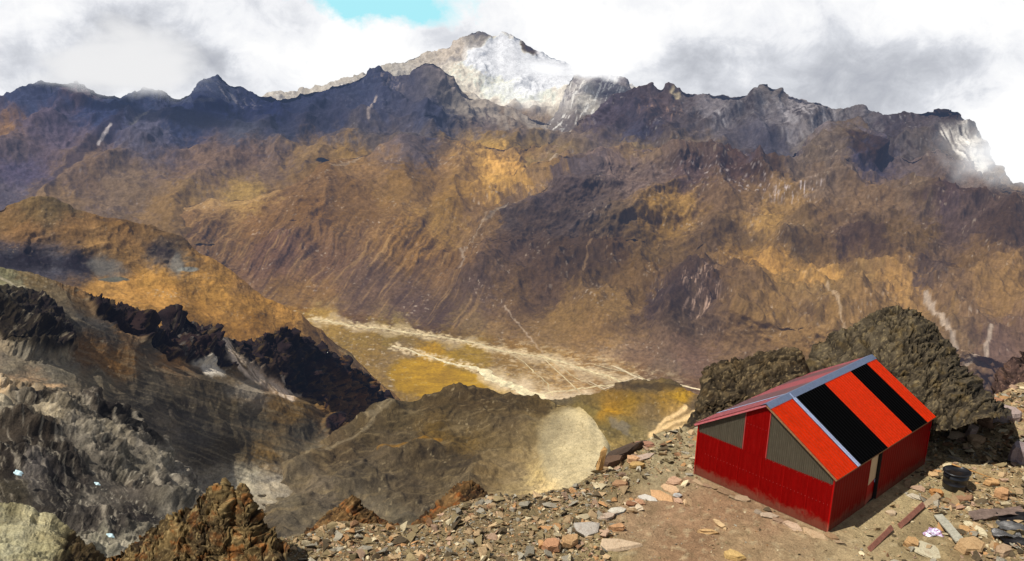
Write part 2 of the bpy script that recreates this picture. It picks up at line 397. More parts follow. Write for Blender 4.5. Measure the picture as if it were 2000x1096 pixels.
for (x, y, rx, ry, a, h) in ((795,292,38,24,10,70),(835,155,60,30,5,60),(440,200,80,40,-20,50)):
    d = d+h*np.exp(-ell(U, V, x, y, rx, ry, a)**2)
X, Y, Z = displace(X, Y, Z, d)
U2 = U+fbm(U/40, V/40, U*0, 4)*26; V2 = V+fbm(U/40, V/40, U*0+5, 4)*18
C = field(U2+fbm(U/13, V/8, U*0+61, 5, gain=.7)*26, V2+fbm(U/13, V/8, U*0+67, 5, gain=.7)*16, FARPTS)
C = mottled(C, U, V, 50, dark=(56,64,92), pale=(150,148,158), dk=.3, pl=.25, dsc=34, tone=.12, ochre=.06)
C = blend(C, (44,60,98), sstep(300, 215, V2)*sstep(960, 820, U2)*.38)  # cloud shade and blue haze put into the ridge colour
C = blend(C, (38,50,84), sstep(1.2, .3, ell(U2, V2, 450, 235, 190, 42, 6))*.3)  # deepest part of the painted cloud shadow
C = blend(C, (150,145,155), sstep(.1, .5, streaks(U, V, 55, 5, 40, 7))*sstep(1.2, .4, ell(U, V, 450, 185, 70, 22, 20))*.6)
C = blend(C, (165,150,150), sstep(0, .45, streaks(U, V, 100, 5, 30, 9))*sstep(1.2, .4, ell(U, V, 880, 175, 50, 22, 30))*.8)
C = blend(C, (165,150,150), sstep(0, .45, streaks(U, V, 100, 5, 30, 11))*sstep(1.2, .4, ell(U, V, 760, 160, 35, 22, 30))*.6)
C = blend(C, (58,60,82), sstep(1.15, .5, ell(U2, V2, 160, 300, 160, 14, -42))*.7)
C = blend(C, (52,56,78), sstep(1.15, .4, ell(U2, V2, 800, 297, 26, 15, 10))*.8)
C = blend(C, (170,155,140), sstep(.1, .4, streaks(U, V, 35, 4, 40, 13))*sstep(1.1, .5, ell(U, V, 815, 305, 26, 14, 35))*.8)
C = blend(C, (185,165,140), sstep(.25, .5, fbm(U/5, V/4, U*0+70, 3))*sstep(1.1, .4, ell(U, V, 755, 322, 32, 12, 0))*.9)
tt = sstep(42, 6, polyd(U2, V2, [(905,178),(925,198),(960,210),(1060,230),(1130,248)]))
C = blend(C, (158,147,138), tt*sstep(-.5, .25, streaks(U, V, 70, 7, 46, 29))*.85)
for pl, wd, c in (([(738,190),(728,210),(720,238)], 2.2, (165,150,145)), ([(215,255),(200,272),(192,280)], 2, (185,175,175)), ([(285,212),(270,235),(255,250)], 3, (120,118,125))):
    C = blend(C, c, sstep(wd*2, wd*.5, polyd(U2*.3+U*.7, V, pl))*.8)
C = blend(C, (40,46,44), sstep(1.1, .8, ell(U, V, 641, 321, 26, 4, -1)))
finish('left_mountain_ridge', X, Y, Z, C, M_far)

# -- right ridge --------------------------------------------------------------
cv = [[(1000,420,4300),(2250,470,3900)],
      [(1000,340,4800),(1200,310,4900),(1500,310,4900),(1800,330,4700),(2250,450,4200)],
      [(1000,320,5200),(1130,262,5300),(1250,245,5300),(1450,240,5300),(1600,245,5300),(1800,265,5200),(1900,300,5000),(2000,380,4700),(2250,480,4300)],
      [(1000,330,5600),(1080,290,5600),(1110,260,5600),(1122,238,5600),(1160,215,5600),(1200,190,5600),(1240,173,5600),(1270,170,5600),(1290,172,5600),(1308,164,5600),(1322,169,5600),(1345,177,5600),(1370,180,5600),(1410,180,5600),(1450,179,5600),(1470,168,5600),(1485,162,5600),(1500,159,5600),(1515,170,5600),(1535,182,5600),(1560,186,5600),(1600,193,5600),(1640,206,5600),(1680,210,5600),(1700,219,5600),(1725,228,5600),(1760,223,5600),(1800,214,5600),(1830,208,5600),(1855,206,5500),(1878,217,5500),(1900,240,5400),(1930,300,5300),(1960,345,5200),(2000,367,5000),(2250,500,4500)],
      [(1000,450,6300),(2250,520,6000)]]
X, Y, Z, U, V, D = loft(cv, 1000, 2250, 1.8, wob=(3.5, 20, 65))
w = (X/420, Y/420, Z/420)
d = (ridged(*w, o=6)-.55)*90+fbm(X/90, Y/90, Z/90, 4)*12+(ridged(X/110, Y/110, Z/110, o=4)-.45)*16
d = d+spurs(U, V, ([(1500,170),(1560,240),(1620,290)], [(1240,180),(1200,240),(1140,285)], [(1700,225),(1690,260),(1640,280)], [(1850,210),(1800,260),(1760,300)], [(1370,180),(1340,240),(1300,290)], [(1600,195),(1590,240)], [(1290,172),(1260,230),(1230,280)]), 55, 24, 9)*sstep(4, 40, below(U, V, cv[-2]))
d = d+60*np.exp(-(polyd(U, V, [(1490,175),(1440,215),(1380,240)])/14)**2)+50*np.exp(-(polyd(U, V, [(1480,195),(1470,230),(1500,275)])/12)**2)
X, Y, Z = displace(X, Y, Z, d)
U2 = U+fbm(U/40, V/40, U*0, 4)*26; V2 = V+fbm(U/40, V/40, U*0+5, 4)*16
C = field(U2+fbm(U/13, V/8, U*0+61, 5, gain=.7)*26, V2+fbm(U/13, V/8, U*0+67, 5, gain=.7)*16, FARPTS)
C = mottled(C, U, V, 70, dark=(48,48,64), pale=(175,170,172), dk=.6, pl=.35, dsc=30, tone=.2, ochre=.06)
pal = sstep(1.15, .3, ell(U2, V2, 1580, 225, 110, 34, 8))+sstep(1.1, .3, ell(U2, V2, 1415, 225, 50, 22, -30))+.5*sstep(1.1, .3, ell(U2, V2, 1560, 265, 90, 14, 5))
C = blend(C, (165,160,165), np.clip(pal, 0, 1)*sstep(-.25, .45, streaks(U, V, 60, 8, 50, 17))*.8)
C = blend(C, (50,52,70), sstep(.45, .6, ridged(U/30, V/16, U*0+3, 5))*np.clip(pal, 0, 1)*.7)
C = blend(C, (165,130,115), sstep(.2, .5, streaks(U, V, 95, 6, 18, 19))*sstep(1.1, .3, ell(U, V, 1290, 215, 70, 22, 0))*.55)
C = blend(C, (175,160,130), sstep(1.1, .5, ell(U2, V2, 1313, 173, 22, 7, 12))*.8)
C = blend(C, (235,228,215), sstep(1.15, .6, ell(U2, V2, 1905, 290, 70, 28, 42))*sstep(-.4, .3, streaks(U, V, 45, 7, 60, 23))*.9)
finish('right_mountain_ridge', X, Y, Z, C, M_far)

# -- valley floor and the long slopes beyond ----------------------------------
def onplane(px, py, z=-968.):
    return (px, py, float(z/ray(px, py)[2]))
cv = [[onplane(x, 960+.02*x) for x in range(-250, 2300, 50)],
      [onplane(x, y) for x, y in ((-250,560),(0,570),(300,600),(520,606),(600,612),(700,628),(800,645),(900,660),(1000,678),(1100,697),(1200,716),(1300,738),(1400,757),(1700,800),(2250,880))],
      [(-250,500,3500),(0,500,3500),(300,510,3500),(600,520,3450),(900,550,3200),(1200,590,2900),(1400,620,2750),(1700,650,2600),(2250,720,2400)],
      [(-250,470,3800),(0,470,3800),(300,470,3800),(600,440,3850),(800,470,3600),(900,490,3500),(1050,480,3400),(1200,480,3450),(1400,500,3350),(1700,520,3250),(2250,600,3000)],
      [(-250,460,4000),(200,455,4000),(300,434,4030),(440,402,4060),(600,362,4100),(700,350,4150),(800,400,3900),(900,440,3700),(980,413,3660),(1010,395,3670),(1040,378,3680),(1110,347,3700),(1180,330,3750),(1280,318,3800),(1400,326,3850),(1600,345,3850),(1800,365,3850),(2250,475,3650)],
      [(-250,462,4100),(200,453,4060),(300,430,4060),(440,394,4130),(600,356,4220),(700,330,4400),(800,345,4250),(900,362,4350),(980,352,4500),(1040,336,4800),(1110,326,4800),(1180,316,4750),(1280,308,4600),(1400,316,4500),(1600,335,4300),(1800,352,4300),(2250,468,3900)],
      [(-250,470,4200),(200,452,4100),(250,440,4080),(300,426,4100),(360,402,4130),(440,386,4200),(540,375,4200),(600,350,4300),(680,310,4500),(740,292,4600),(790,272,4700),(830,268,4800),(900,285,5000),(1000,283,5200),(1100,280,5200),(1200,292,4900),(1300,290,4800),(1380,295,4700),(1450,300,4700),(1540,292,4700),(1580,276,4600),(1620,264,4600),(1660,260,4600),(1700,268,4600),(1740,296,4650),(1790,300,4650),(1830,288,4650),(1870,310,4500),(1930,348,4400),(2000,374,4200),(2100,425,4100),(2250,490,4000)],
      [(-250,560,4800),(300,520,4800),(800,360,5400),(1200,370,5500),(1600,370,5300),(2000,470,5000),(2250,590,4600)]]
X, Y, Z, U, V, D = loft(cv, -250, 2250, 1.75, rowpx=1.7, wob=(0, 1, 0))
ft = pchip([p[0] for p in cv[1]], [p[1] for p in cv[1]], U)
fx_, fy_, fz_ = at_z(U, V, -968.); on_ = V >= ft-.01
X = np.where(on_, fx_, X).astype(F32); Y = np.where(on_, fy_, Y).astype(F32); Z = np.where(on_, -968., Z).astype(F32)
Z0 = Z.copy()
off = sstep(-962, -800, Z)
w = (X/300, Y/300, Z/300)
rd = ridged(*w, o=7)
rgt = sstep(850, 1050, U)
d = (rd-.45)*(34+44*rgt)+(ridged(X/850+3, Y/850, Z/850, o=4)-.5)*(30+38*rgt)+(blocky(fbm(X/150, Y/150, Z/150, 4), 4.))*rgt*14+fbm(X/80, Y/80, Z/80, 4)*(3+6*rgt)
d = d+(ridged(X/95+4, Y/95, Z/95, o=4)-.45)*(5+9*rgt)
# gullies run down the brown slope on the left
st = streaks(U, V, 128, 22, 190, 31, 6)
d = d+st*24*(1-rgt)*sstep(380, 480, V)
d = d+spurs(U, V, ([(1180,328),(1060,400),(960,450),(930,560),(900,620)], [(1280,330),(1240,440),(1250,560),(1180,660)], [(1400,380),(1400,480),(1360,560),(1300,660)], [(1650,290),(1600,400),(1500,520),(1420,640)], [(1850,330),(1800,440),(1700,560),(1600,680)], [(2000,400),(1930,520),(1850,620)], [(790,275),(800,380),(760,480),(640,600)], [(640,345),(620,430),(520,560)], [(900,300),(890,400)]), 50, 42, 14)
for (x, y, rx, ry, a, h) in ((1370,316,62,22,0,62),(1495,338,48,16,0,55),(1655,286,88,30,0,48),(1120,500,130,60,-20,80),(1340,585,90,46,-30,75),(940,560,60,50,30,50),(1240,420,110,26,-10,60),(1450,600,60,60,20,60),(1620,600,90,30,5,60),
                             (1690,480,110,30,10,40),(1850,400,90,22,5,35),(1960,470,60,50,0,45),(1840,530,70,20,15,35),(1570,480,70,16,0,25),(600,400,120,20,-20,20)):
    d = d+h*np.exp(-ell(U+fbm(U/30, V/22, U*0+x, 4)*16, V+fbm(U/30, V/22, U*0+y, 4)*10, x, y, rx, ry, a)**3)
d = d*off
X, Y, Z = displace(X, Y, Z, d)
flat = sstep(-945, -966, Z0)
U2 = U+fbm(U/45, V/45, U*0, 4)*30; V2 = V+fbm(U/45, V/45, U*0+5, 4)*18
C = field(U2+fbm(U/13, V/7, U*0+61, 5, gain=.7)*34, V2+fbm(U/13, V/7, U*0+67, 5, gain=.7)*24, FARPTS)
C = mottled(C, U, V, 90, dark=(76,66,66), pale=(186,170,145), dk=.34, pl=.5, dsc=20, tone=.12, ochre=.1)
C = blend(C, (160,128,80), sstep(.15, .55, streaks(U, V, 128, 9, 130, 41, 5))*(1-rgt)*sstep(400, 470, V)*(1-flat)*.5)
C = blend(C, (72,62,66), sstep(.1, .55, streaks(U, V, 128, 12, 110, 43, 5))*(1-rgt)*sstep(400, 470, V)*(1-flat)*.6)
# rock-strewn hummocks on the right hand hill
for (x, y, rx, ry, a, s) in ((1370,318,62,20,0,.75),(1495,340,50,15,0,.85),(1690,300,38,24,20,.85),(1080,430,120,40,-35,.5),(1130,510,110,55,-10,.55),(1320,590,65,42,-60,.8),
                             (1690,485,90,24,12,.65),(1850,400,80,16,5,.6),(1950,465,60,42,10,.6),(1840,525,60,15,18,.6),(1570,490,60,12,0,.5),(1220,640,70,15,-15,.4),(1580,620,40,8,0,.5),(1900,640,35,12,0,.4),(585,410,25,9,-20,.6),(1060,595,60,16,-15,.55)):
    br = fbm(U/16, V/11, U*0+x, 5, gain=.65)
    C = blend(C, (64,56,60), sstep(1.25, .55, ell(U2, V2, x, y, rx, ry, a)+br*.35)*s*.85*sstep(-.75, .1, br))
C = blend(C, (185,155,130), sstep(.15, .45, streaks(U, V, 120, 6, 24, 51))*sstep(1.1, .4, ell(U, V, 1370, 590, 50, 48, -50))*.75)
C = blend(C, (200,190,185), sstep(.2, .5, streaks(U, V, 85, 4, 20, 53))*sstep(1.1, .3, ell(U, V, 1560, 378, 70, 16, 0))*.8)
C = blend(C, (190,180,172), sstep(.3, .6, fbm(U/8, V/4, U*0+55, 4))*sstep(1.1, .3, ell(U, V, 1420, 355, 180, 30, 8))*.6)
for pl, wd, c, s in (([(1035,380),(985,420),(930,462)], 1.2, (170,155,130), .5), ([(970,420),(930,470),(905,500)], 1.2, (170,150,120), .45), ([(900,495),(908,515),(900,530)], 2.2, (180,165,140), .5),
                     ([(1112,283),(1090,300),(1068,322)], 3, (195,180,150), .6), ([(1615,572),(1635,605),(1650,642)], 2.2, (185,162,125), .7), ([(1808,578),(1840,620),(1870,668)], 3.4, (195,180,155), .7),
                     ([(1935,635),(1925,665),(1890,705)], 3., (190,175,150), .7), ([(985,600),(1020,640),(1060,690)], 1.2, (190,170,140), .6), ([(720,285),(690,315),(650,335)], 2, (175,155,125), .6),
                     ([(1190,470),(1150,500),(1140,540)], 1.5, (160,130,90), .5), ([(540,370),(440,395),(360,405)], 5, (170,138,85), .5)):
    C = blend(C, c, .75*sstep(wd*2.2, wd*.4, polyd(U+fbm(U/9, V/9, U*0+2, 4)*5, V+fbm(U/9, V/9, U*0+8, 3)*3, pl))*s)
# golden bog meadow and gravel on the flats
gold = sstep(1.12, .9, ell(U2*.6+U*.4, V2*.6+V*.4, 868, 742, 104, 42, 10))*sstep(-4, 4, (V-702)-(U-800)*.22)
C = blend(C, (168,134,40), gold*.9)
C = C*(1+.3*fbm(U/60, V/9, U*0+60, 4)[..., None]*gold[..., None])
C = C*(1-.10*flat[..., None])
rvd = polyd(U+fbm(U/16, V/8, U*0+301, 4)*16, V+fbm(U/16, V/8, U*0+305, 4)*7, [(606,622),(665,632),(760,643),(860,658),(975,683),(1060,698),(1160,727),(1280,765),(1400,795)])
C = blend(C, (212,194,150), sstep(9, 2, rvd)*flat*sstep(-.4, .2, fbm(U/9, V/4, U*0+307, 4))*.85)
rvd = polyd(U+fbm(U/16, V/8, U*0+311, 4)*16, V+fbm(U/16, V/8, U*0+315, 4)*7, [(768,676),(835,695),(915,716),(960,738),(1010,758),(1080,782)])
C = blend(C, (218,200,158), sstep(10, 2, rvd)*flat*sstep(-.4, .2, fbm(U/9, V/4, U*0+317, 4))*.85)
lm = (C*np.array([.25, .6, .15])).sum(-1, keepdims=True); C = lm+(C-lm)*(1+.25*flat[..., None])
C = blend(C, (200,180,135), sstep(.1, .45, fbm(U/22, V/5, U*0+63, 5, gain=.65))*flat*sstep(880, 1000, U)*sstep(1420, 1250, U)*.5)
C = blend(C, (206,184,136), sstep(.05, .45, ridged(U/40+V/60, V/14, U*0+163, 5, gain=.6)-.42)*flat*sstep(940, 1020, U)*sstep(1380, 1250, U)*.6)
C = blend(C, (222,204,160), sstep(26, 4, polyd(U2, V2, [(960,735),(1010,755),(1060,772),(1150,780)]))*flat*.5)
C = blend(C, (205,186,140), sstep(14, 3, polyd(U2, V2, [(640,627),(760,645),(900,668),(1050,700),(1220,748)]))*flat*.35)
C = blend(C, (110,92,62), sstep(.2, .55, fbm(U/30, V/6, U*0+171, 5))*flat*(1-gold)*.45)
C = blend(C, (205,190,155), sstep(.3, .6, fbm(U/14, V/5, U*0+66, 5, gain=.65))*flat*sstep(900, 700, U)*.6)
C = C*np.array([1.04, .98, 1.04])
valley = finish('valley', X, Y, Z, C, M_far, k=AK*1.03)
bpy.context.view_layer.update()

# -- river, tracks, tarns -------------------------------------------------------
def plain_mat(name, c, sc, speck=.3): 
    m = terrain_mat(name, sc, .3, speck=speck); return m
M_grav = terrain_mat('river_gravel', 6., .3, speck=.35)
def ribbon(name, pl, w0, col, z=-968.+.25, ragged=.5, seed=1, n=5.):
    P = []
    for (a, b) in zip(pl[:-1], pl[1:]):
        k = max(2, int(math.hypot(b[0]-a[0], b[1]-a[1])/n))
        for i in range(k):
            t = i/k; P.append((a[0]+(b[0]-a[0])*t, a[1]+(b[1]-a[1])*t, a[2]+(b[2]-a[2])*t))
    P.append(pl[-1]); P = np.array(P)
    x, y, _ = at_z(P[:, 0], P[:, 1], z)
    s = np.arange(len(x))
    x = x+fbm(s/7., s*0., s*0.+seed, 4)*7*ragged*2; y = y+fbm(s/7., s*0.+5, s*0.+seed, 4)*7*ragged*2
    tx, ty = np.gradient(x), np.gradient(y); L = np.hypot(tx, ty); nx, ny = -ty/L, tx/L
    wl = P[:, 2]*w0*(1+ragged*1.5*fbm(s/2.3, s*0.+9, s*0.+seed, 4)); wr = P[:, 2]*w0*(1+ragged*1.5*fbm(s/2.3, s*0.+19, s*0.+seed, 4))
    wl = np.clip(wl, .3*w0, None); wr = np.clip(wr, .3*w0, None)
    V_ = np.concatenate([np.stack([x+nx*wl, y+ny*wl, 0*x+z], 1), np.stack([x, y, 0*x+z+.1], 1), np.stack([x-nx*wr, y-ny*wr, 0*x+z], 1)])
    m = len(x); i = np.arange(m-1)
    Fq = np.concatenate([np.stack([i, i+1, m+i+1, m+i], 1), np.stack([m+i, m+i+1, 2*m+i+1, 2*m+i], 1)])
    C_ = np.tile(lin(col)*AK*1.1, (3*m, 1))*(1+.35*rng.normal(size=(3*m, 1))*.5)
    o = np_mesh(name, V_, Fq, M_grav, np.clip(C_, .02, .9)); tag(o, kind='structure'); return o
ribbon('river', [(1068,700,.5),(1090,712,.5),(1130,742,.5),(1190,765,.5)], 3.5, (200,180,136), z=-968+.3, ragged=1.2, seed=13)
ribbon('river', [(1000,690,.4),(1030,712,.5),(1060,740,.6),(1080,775,.7)], 3.5, (198,178,134), z=-968+.3, ragged=1.2, seed=14)
ribbon('river', [(606,622,.7),(640,626,.8),(665,632,1),(700,638,.8),(760,643,.9),(795,650,1.2),(860,658,.9),(920,668,1.1),(975,683,1.1),(1010,690,1),(1060,698,1.2),(1110,710,1),(1160,727,.9),(1210,745,1),(1280,765,1),(1380,790,1)], 4.5, (214,196,150), ragged=1.3, seed=3)
ribbon('river', [(768,676,.35),(800,684,.45),(835,695,.5),(870,708,.7),(915,716,.8),(945,723,1.8),(960,740,2.6),(985,748,2.4),(1010,758,2.4),(1040,770,2.4),(1070,790,2)], 8., (232,215,170), z=-968+.6, ragged=.9, seed=5)
ribbon('river', [(1195,712,.8),(1225,728,.9),(1260,742,.9),(1320,750,.8),(1362,760,.9),(1420,775,.9)], 6., (225,205,165), z=-968+.5, seed=8)
ribbon('river', [(880,662,.5),(940,676,.6),(1000,692,.6),(1070,706,.5),(1140,724,.6),(1200,746,.5)], 3., (196,176,132), z=-968+.2, ragged=1.3, seed=23)
ribbon('river', [(1040,770,.6),(1090,765,.6),(1140,758,.5),(1190,752,.6),(1240,744,.4)], 6., (215,196,150), z=-968+.2, ragged=1.2, seed=24)
ribbon('road', [(1062,700,1),(1085,722,1),(1110,745,1),(1142,775,1),(1170,800,1)], 2.2, (205,184,140), z=-968+.9, ragged=.15, seed=9)
ribbon('road', [(1160,712,1),(1200,722,1),(1245,732,1),(1262,742,1)], 2.2, (205,184,140), z=-968+1.1, ragged=.2, seed=10)
ribbon('road', [(1150,745,.8),(1180,760,.9),(1210,748,.9),(1250,735,.8)], 3., (210,188,150), z=-968+1.3, ragged=.3, seed=12)

# ------------------------------------------------------------------ golden spur on the left
M_mid = terrain_mat('hillside', 3.5, .35, speck=.3)
GOLDPTS = [(0,425,(120,92,60)),(60,400,(110,88,58)),(120,400,(100,84,62)),(40,450,(125,92,58)),(150,440,(128,95,58)),(230,450,(125,92,55)),(300,465,(120,90,56)),(20,500,(60,60,72)),(60,500,(45,46,60)),
 (110,510,(70,70,80)),(150,515,(48,50,64)),(200,520,(85,78,72)),(190,480,(130,98,58)),(250,490,(135,100,56)),(310,482,(85,76,70)),(330,500,(90,80,74)),(350,520,(110,98,82)),(400,505,(160,115,52)),
 (380,540,(178,128,50)),(300,540,(172,124,48)),(200,570,(170,122,50)),(250,565,(185,132,52)),(330,570,(178,126,46)),(430,570,(182,130,46)),(490,590,(178,126,46)),(550,620,(175,124,48)),(480,560,(150,108,56)),
 (300,600,(170,120,46)),(400,610,(165,116,42)),(500,630,(150,104,38)),(370,630,(110,78,38)),(600,650,(170,124,58)),(640,690,(165,122,62)),(700,720,(150,112,58)),(720,760,(170,125,58)),(760,780,(180,132,58)),
 (650,720,(140,98,50)),(690,760,(160,110,50)),(560,650,(120,82,40)),(500,640,(150,104,40)),(690,690,(140,118,72)),(790,790,(178,134,60)),(600,620,(178,128,52))]
cv = [[(-250,760,1100),(0,720,1150),(300,760,1250),(500,800,1400),(700,880,1550),(860,930,1650)],
      [(-250,540,1600),(0,560,1620),(200,600,1620),(350,660,1600),(500,720,1650),(640,780,1750),(720,830,1850),(780,860,1970),(860,900,2050)],
      [(-250,480,1850),(0,500,1850),(150,530,1850),(300,560,1850),(450,610,1880),(560,660,1920),(660,720,2000),(740,780,2110),(800,820,2200),(860,860,2230)],
      [(-250,425,2000),(-100,415,2000),(0,406,2000),(30,394,2000),(60,386,2000),(95,386,2001),(125,396,2002),(150,407,2003),(210,424,2005),(290,440,2007),(340,457,2008),(370,478,2009),(400,498,2010),(435,517,2012),(470,540,2013),(500,565,2015),(525,584,2016),(560,598,2018),(590,616,2030),(620,640,2070),(650,662,2110),(680,688,2150),(740,742,2210),(780,776,2240),(800,795,2260),(860,850,2300)],
      [(-250,560,2400),(300,560,2400),(600,720,2400),(860,930,2500)]]
X, Y, Z, U, V, D = loft(cv, -250, 860, 1.6, wob=(2.5, 24, 85))
rocky = sstep(.35, .6, fbm(U/80, V/50, U*0+4, 4)*.5+.5)*sstep(560, 500, V)*sstep(420, 330, U)
d = (ridged(X/160, Y/160, Z/160, o=6)-.5)*(9+16*rocky)+fbm(X/45, Y/45, Z/45, 4)*2.2
X, Y, Z = displace(X, Y, Z, d)
U2 = U+fbm(U/35, V/35, U*0, 4)*18; V2 = V+fbm(U/35, V/35, U*0+5, 4)*12
C = field(U2+fbm(U/13, V/7, U*0+61, 5, gain=.7)*18, V2+fbm(U/13, V/7, U*0+67, 5, gain=.7)*12, GOLDPTS)
C = mottled(C, U, V, 110, dark=(70,60,50), pale=(190,165,130), dk=.32, pl=.3, dsc=34, tone=.22, ochre=.2)
for (x, y, rx, ry, a, s) in ((60,508,70,20,5,.9),(150,512,46,22,0,.9),(310,486,36,16,15,.8),(15,520,30,14,0,.8),(345,470,30,10,20,.5),(220,428,40,5,10,.5),(510,565,26,5,35,.7),(495,548,24,5,38,.7),(630,656,26,8,30,.5)):
    br = fbm(U/14, V/10, U*0+x, 5, gain=.65)
    C = blend(C, (36,36,50), sstep(1.25, .5, ell(U2, V2, x, y, rx, ry, a)+br*.4)*s*sstep(-.7, .15, br))
C = blend(C, (100,98,96), sstep(1.1, .6, ell(U2, V2, 210, 525, 45, 22, 20))*.6)
C = blend(C, (118,116,110), sstep(1.1, .6, ell(U2, V2, 345, 515, 22, 20, 20))*.6)
C = blend(C, (195,175,140), sstep(.25, .55, fbm(U/7, V/4, U*0+120, 3))*sstep(1.1, .3, ell(U, V, 320, 575, 40, 12, 10))*.8)
C = blend(C, (195,165,115), sstep(.1, .5, streaks(U, V, 42, 5, 60, 121))*sstep(620, 700, U)*.35)
C = blend(C, (110,80,48), sstep(.1, .5, streaks(U, V, 40, 9, 70, 122))*sstep(560, 660, U)*.5)
C = blend(C, (92,92,84), sstep(1.1, .8, ell(U, V, 222, 547, 33, 5, -2)))
C = blend(C, (150,148,135), sstep(1.1, .7, ell(U, V, 368, 526, 22, 5, 0)))
finish('golden_hillside', X, Y, Z, C, M_mid, k=AK*1.25, sat=.84)

# ------------------------------------------------------------------ near slope: cliff band over a scree bowl
M_near = terrain_mat('scree_slope', 1.1, .5, speck=.38)
SLOPEPTS = [(10,545,(100,98,72)),(60,545,(92,76,50)),(150,562,(98,72,42)),(30,560,(92,88,70)),(120,580,(88,76,58)),(180,590,(84,66,46)),(120,610,(74,68,60)),(160,620,(60,58,58)),(220,650,(56,54,54)),
 (200,640,(54,54,56)),(240,640,(105,76,42)),(300,680,(62,58,54)),(330,690,(112,80,42)),(180,680,(88,62,32)),(230,705,(96,66,26)),(60,690,(92,86,74)),(20,720,(88,82,72)),(120,720,(96,90,78)),(200,740,(84,76,62)),
 (300,740,(66,60,52)),(400,760,(66,58,48)),(280,790,(58,54,50)),(350,800,(62,56,50)),(450,790,(66,58,44)),(550,780,(92,70,36)),(590,800,(100,76,34)),(500,830,(68,62,52)),(600,840,(64,60,54)),(400,850,(62,58,54)),
 (330,830,(88,80,70)),(450,880,(64,56,44)),(520,890,(96,74,36)),(560,880,(80,70,54)),(400,900,(58,52,44)),(420,930,(112,104,90)),(480,940,(150,142,122)),(520,945,(140,130,112)),(380,940,(110,102,90)),
 (460,720,(80,66,46)),(480,760,(120,110,96)),(550,750,(120,100,80)),(640,800,(96,70,34)),(700,820,(120,88,40)),(680,850,(140,100,46)),(620,870,(84,76,62)),(0,760,(170,135,90)),(30,750,(165,130,90)),
 (360,985,(130,122,106)),(300,900,(88,80,70)),(600,920,(90,80,66)),(600,740,(58,52,50)),(700,740,(70,56,42))]
cv = [[(-250,1150,260),(0,1150,280),(300,1150,400),(560,1150,470),(760,1100,520)],
      [(-250,740,470),(0,745,480),(100,770,485),(200,810,500),(300,880,530),(370,940,560),(450,950,585),(520,945,600),(600,905,645),(660,870,690),(760,900,760)],
      [(-250,700,505),(0,700,510),(100,720,520),(200,755,540),(300,800,570),(400,840,600),(500,860,640),(600,860,690),(640,850,730),(700,860,780),(760,880,820)],
      [(-250,672,530),(0,672,545),(60,680,550),(140,692,565),(230,705,590),(330,725,630),(430,745,665),(520,770,710),(600,790,755),(640,806,790),(665,820,820),(700,840,860),(760,860,900)],
      [(-250,600,570),(0,610,575),(100,620,590),(190,635,615),(300,680,650),(370,712,690),(440,722,730),(500,755,765),(570,775,800),(640,800,850),(700,825,900),(745,812,960),(775,800,1000),(800,830,1010)],
      [(-250,520,650),(0,524,655),(60,534,660),(110,546,665),(150,560,672),(180,575,680),(200,578,685),(235,598,700),(262,602,712),(282,612,722),(295,632,730),(315,636,740),(335,619,755),(368,615,770),(400,632,785),(440,655,800),(470,656,815),(500,662,830),(525,652,845),(555,640,858),(582,645,872),(600,655,885),(620,668,900),(650,690,920),(690,712,950),(720,735,975),(745,762,995),(762,782,1005),(773,798,1010),(785,830,1015),(800,850,1020)],
      [(-250,640,800),(300,760,900),(600,800,1050),(800,950,1100)]]
X, Y, Z, U, V, D = loft(cv, -250, 800, 1.5, wob=(3.2, 14, 105))
ctop = pchip([p[0] for p in sorted(cv[5])], [p[1] for p in sorted(cv[5])], U)
cliffbot = pchip([0,150,185,250,300,360,430,470,520,580,640,700,760,800], [548,566,605,650,672,706,712,716,745,768,800,830,810,830], U)
cl = sstep(-3, 5, V-ctop+4)*sstep(7, -5, V-cliffbot+8*fbm(U/20, V/20, U*0+1, 4))
cl = cl*sstep(155, 190, U)
gap_ = sstep(13, 5, polyd(U, V, [(436,650),(450,675),(465,705),(500,735),(570,775)]))
cl = cl*(1-gap_*.95)
stra = ridged((X+Y*.4)/26, Y/60, Z/26, o=5)
d = (stra-.4)*(1.8+11*cl)+blocky(fbm(X/24, Y/24, Z/24, 3), 3.)*12*cl+fbm(X/14, Y/14, Z/14, 4)*(.7+3.4*cl)+(ridged(X/90, Y/90, Z/90, o=4)-.5)*4
small = sstep(1.2, .7, ell(U, V, 648, 828, 17, 18, 20)); d = d+small*10*(stra+.3)
blackcliff = sstep(1.15, .85, ell(U+8*fbm(U/20, V/20, U*0+9, 4), V+8*fbm(U/20, V/20, U*0+19, 4), 50, 632, 100, 58, 30))*sstep(548, 575, V+U*-.2)
d = d+blackcliff*(12*stra+4)
X, Y, Z = displace(X, Y, Z, d)
U2 = U+fbm(U/35, V/35, U*0, 4)*12; V2 = V+fbm(U/35, V/35, U*0+5, 4)*8
C = field(U2+fbm(U/16, V/7, U*0+61, 5, gain=.7)*20, V2+fbm(U/16, V/7, U*0+67, 5, gain=.7)*10, SLOPEPTS)
C = mottled(C, U, V, 130, dark=(48,44,38), pale=(150,140,120), dk=.3, pl=.35, dsc=30, tone=.2, ochre=.2)
C = blend(C, (118,106,84), sstep(.05, .5, streaks(U, V, 22, 6, 150, 131))*(1-cl)*.35)
C = blend(C, (42,42,42), sstep(.1, .55, streaks(U, V, 18, 9, 120, 133))*(1-cl)*sstep(700, 740, V)*.55)
C = blend(C, (112,84,44), sstep(.15, .5, streaks(U, V, 10, 12, 90, 135))*(1-cl)*sstep(380, 520, U)*.22)
cm = sstep(.25, .7, cl)
br = fbm(U/10, V/14, U*0+140, 5, gain=.65)
C = blend(C, (22,20,25), cm*.93)
C = blend(C, (74,60,44), cm*sstep(.12, .5, br)*.6)
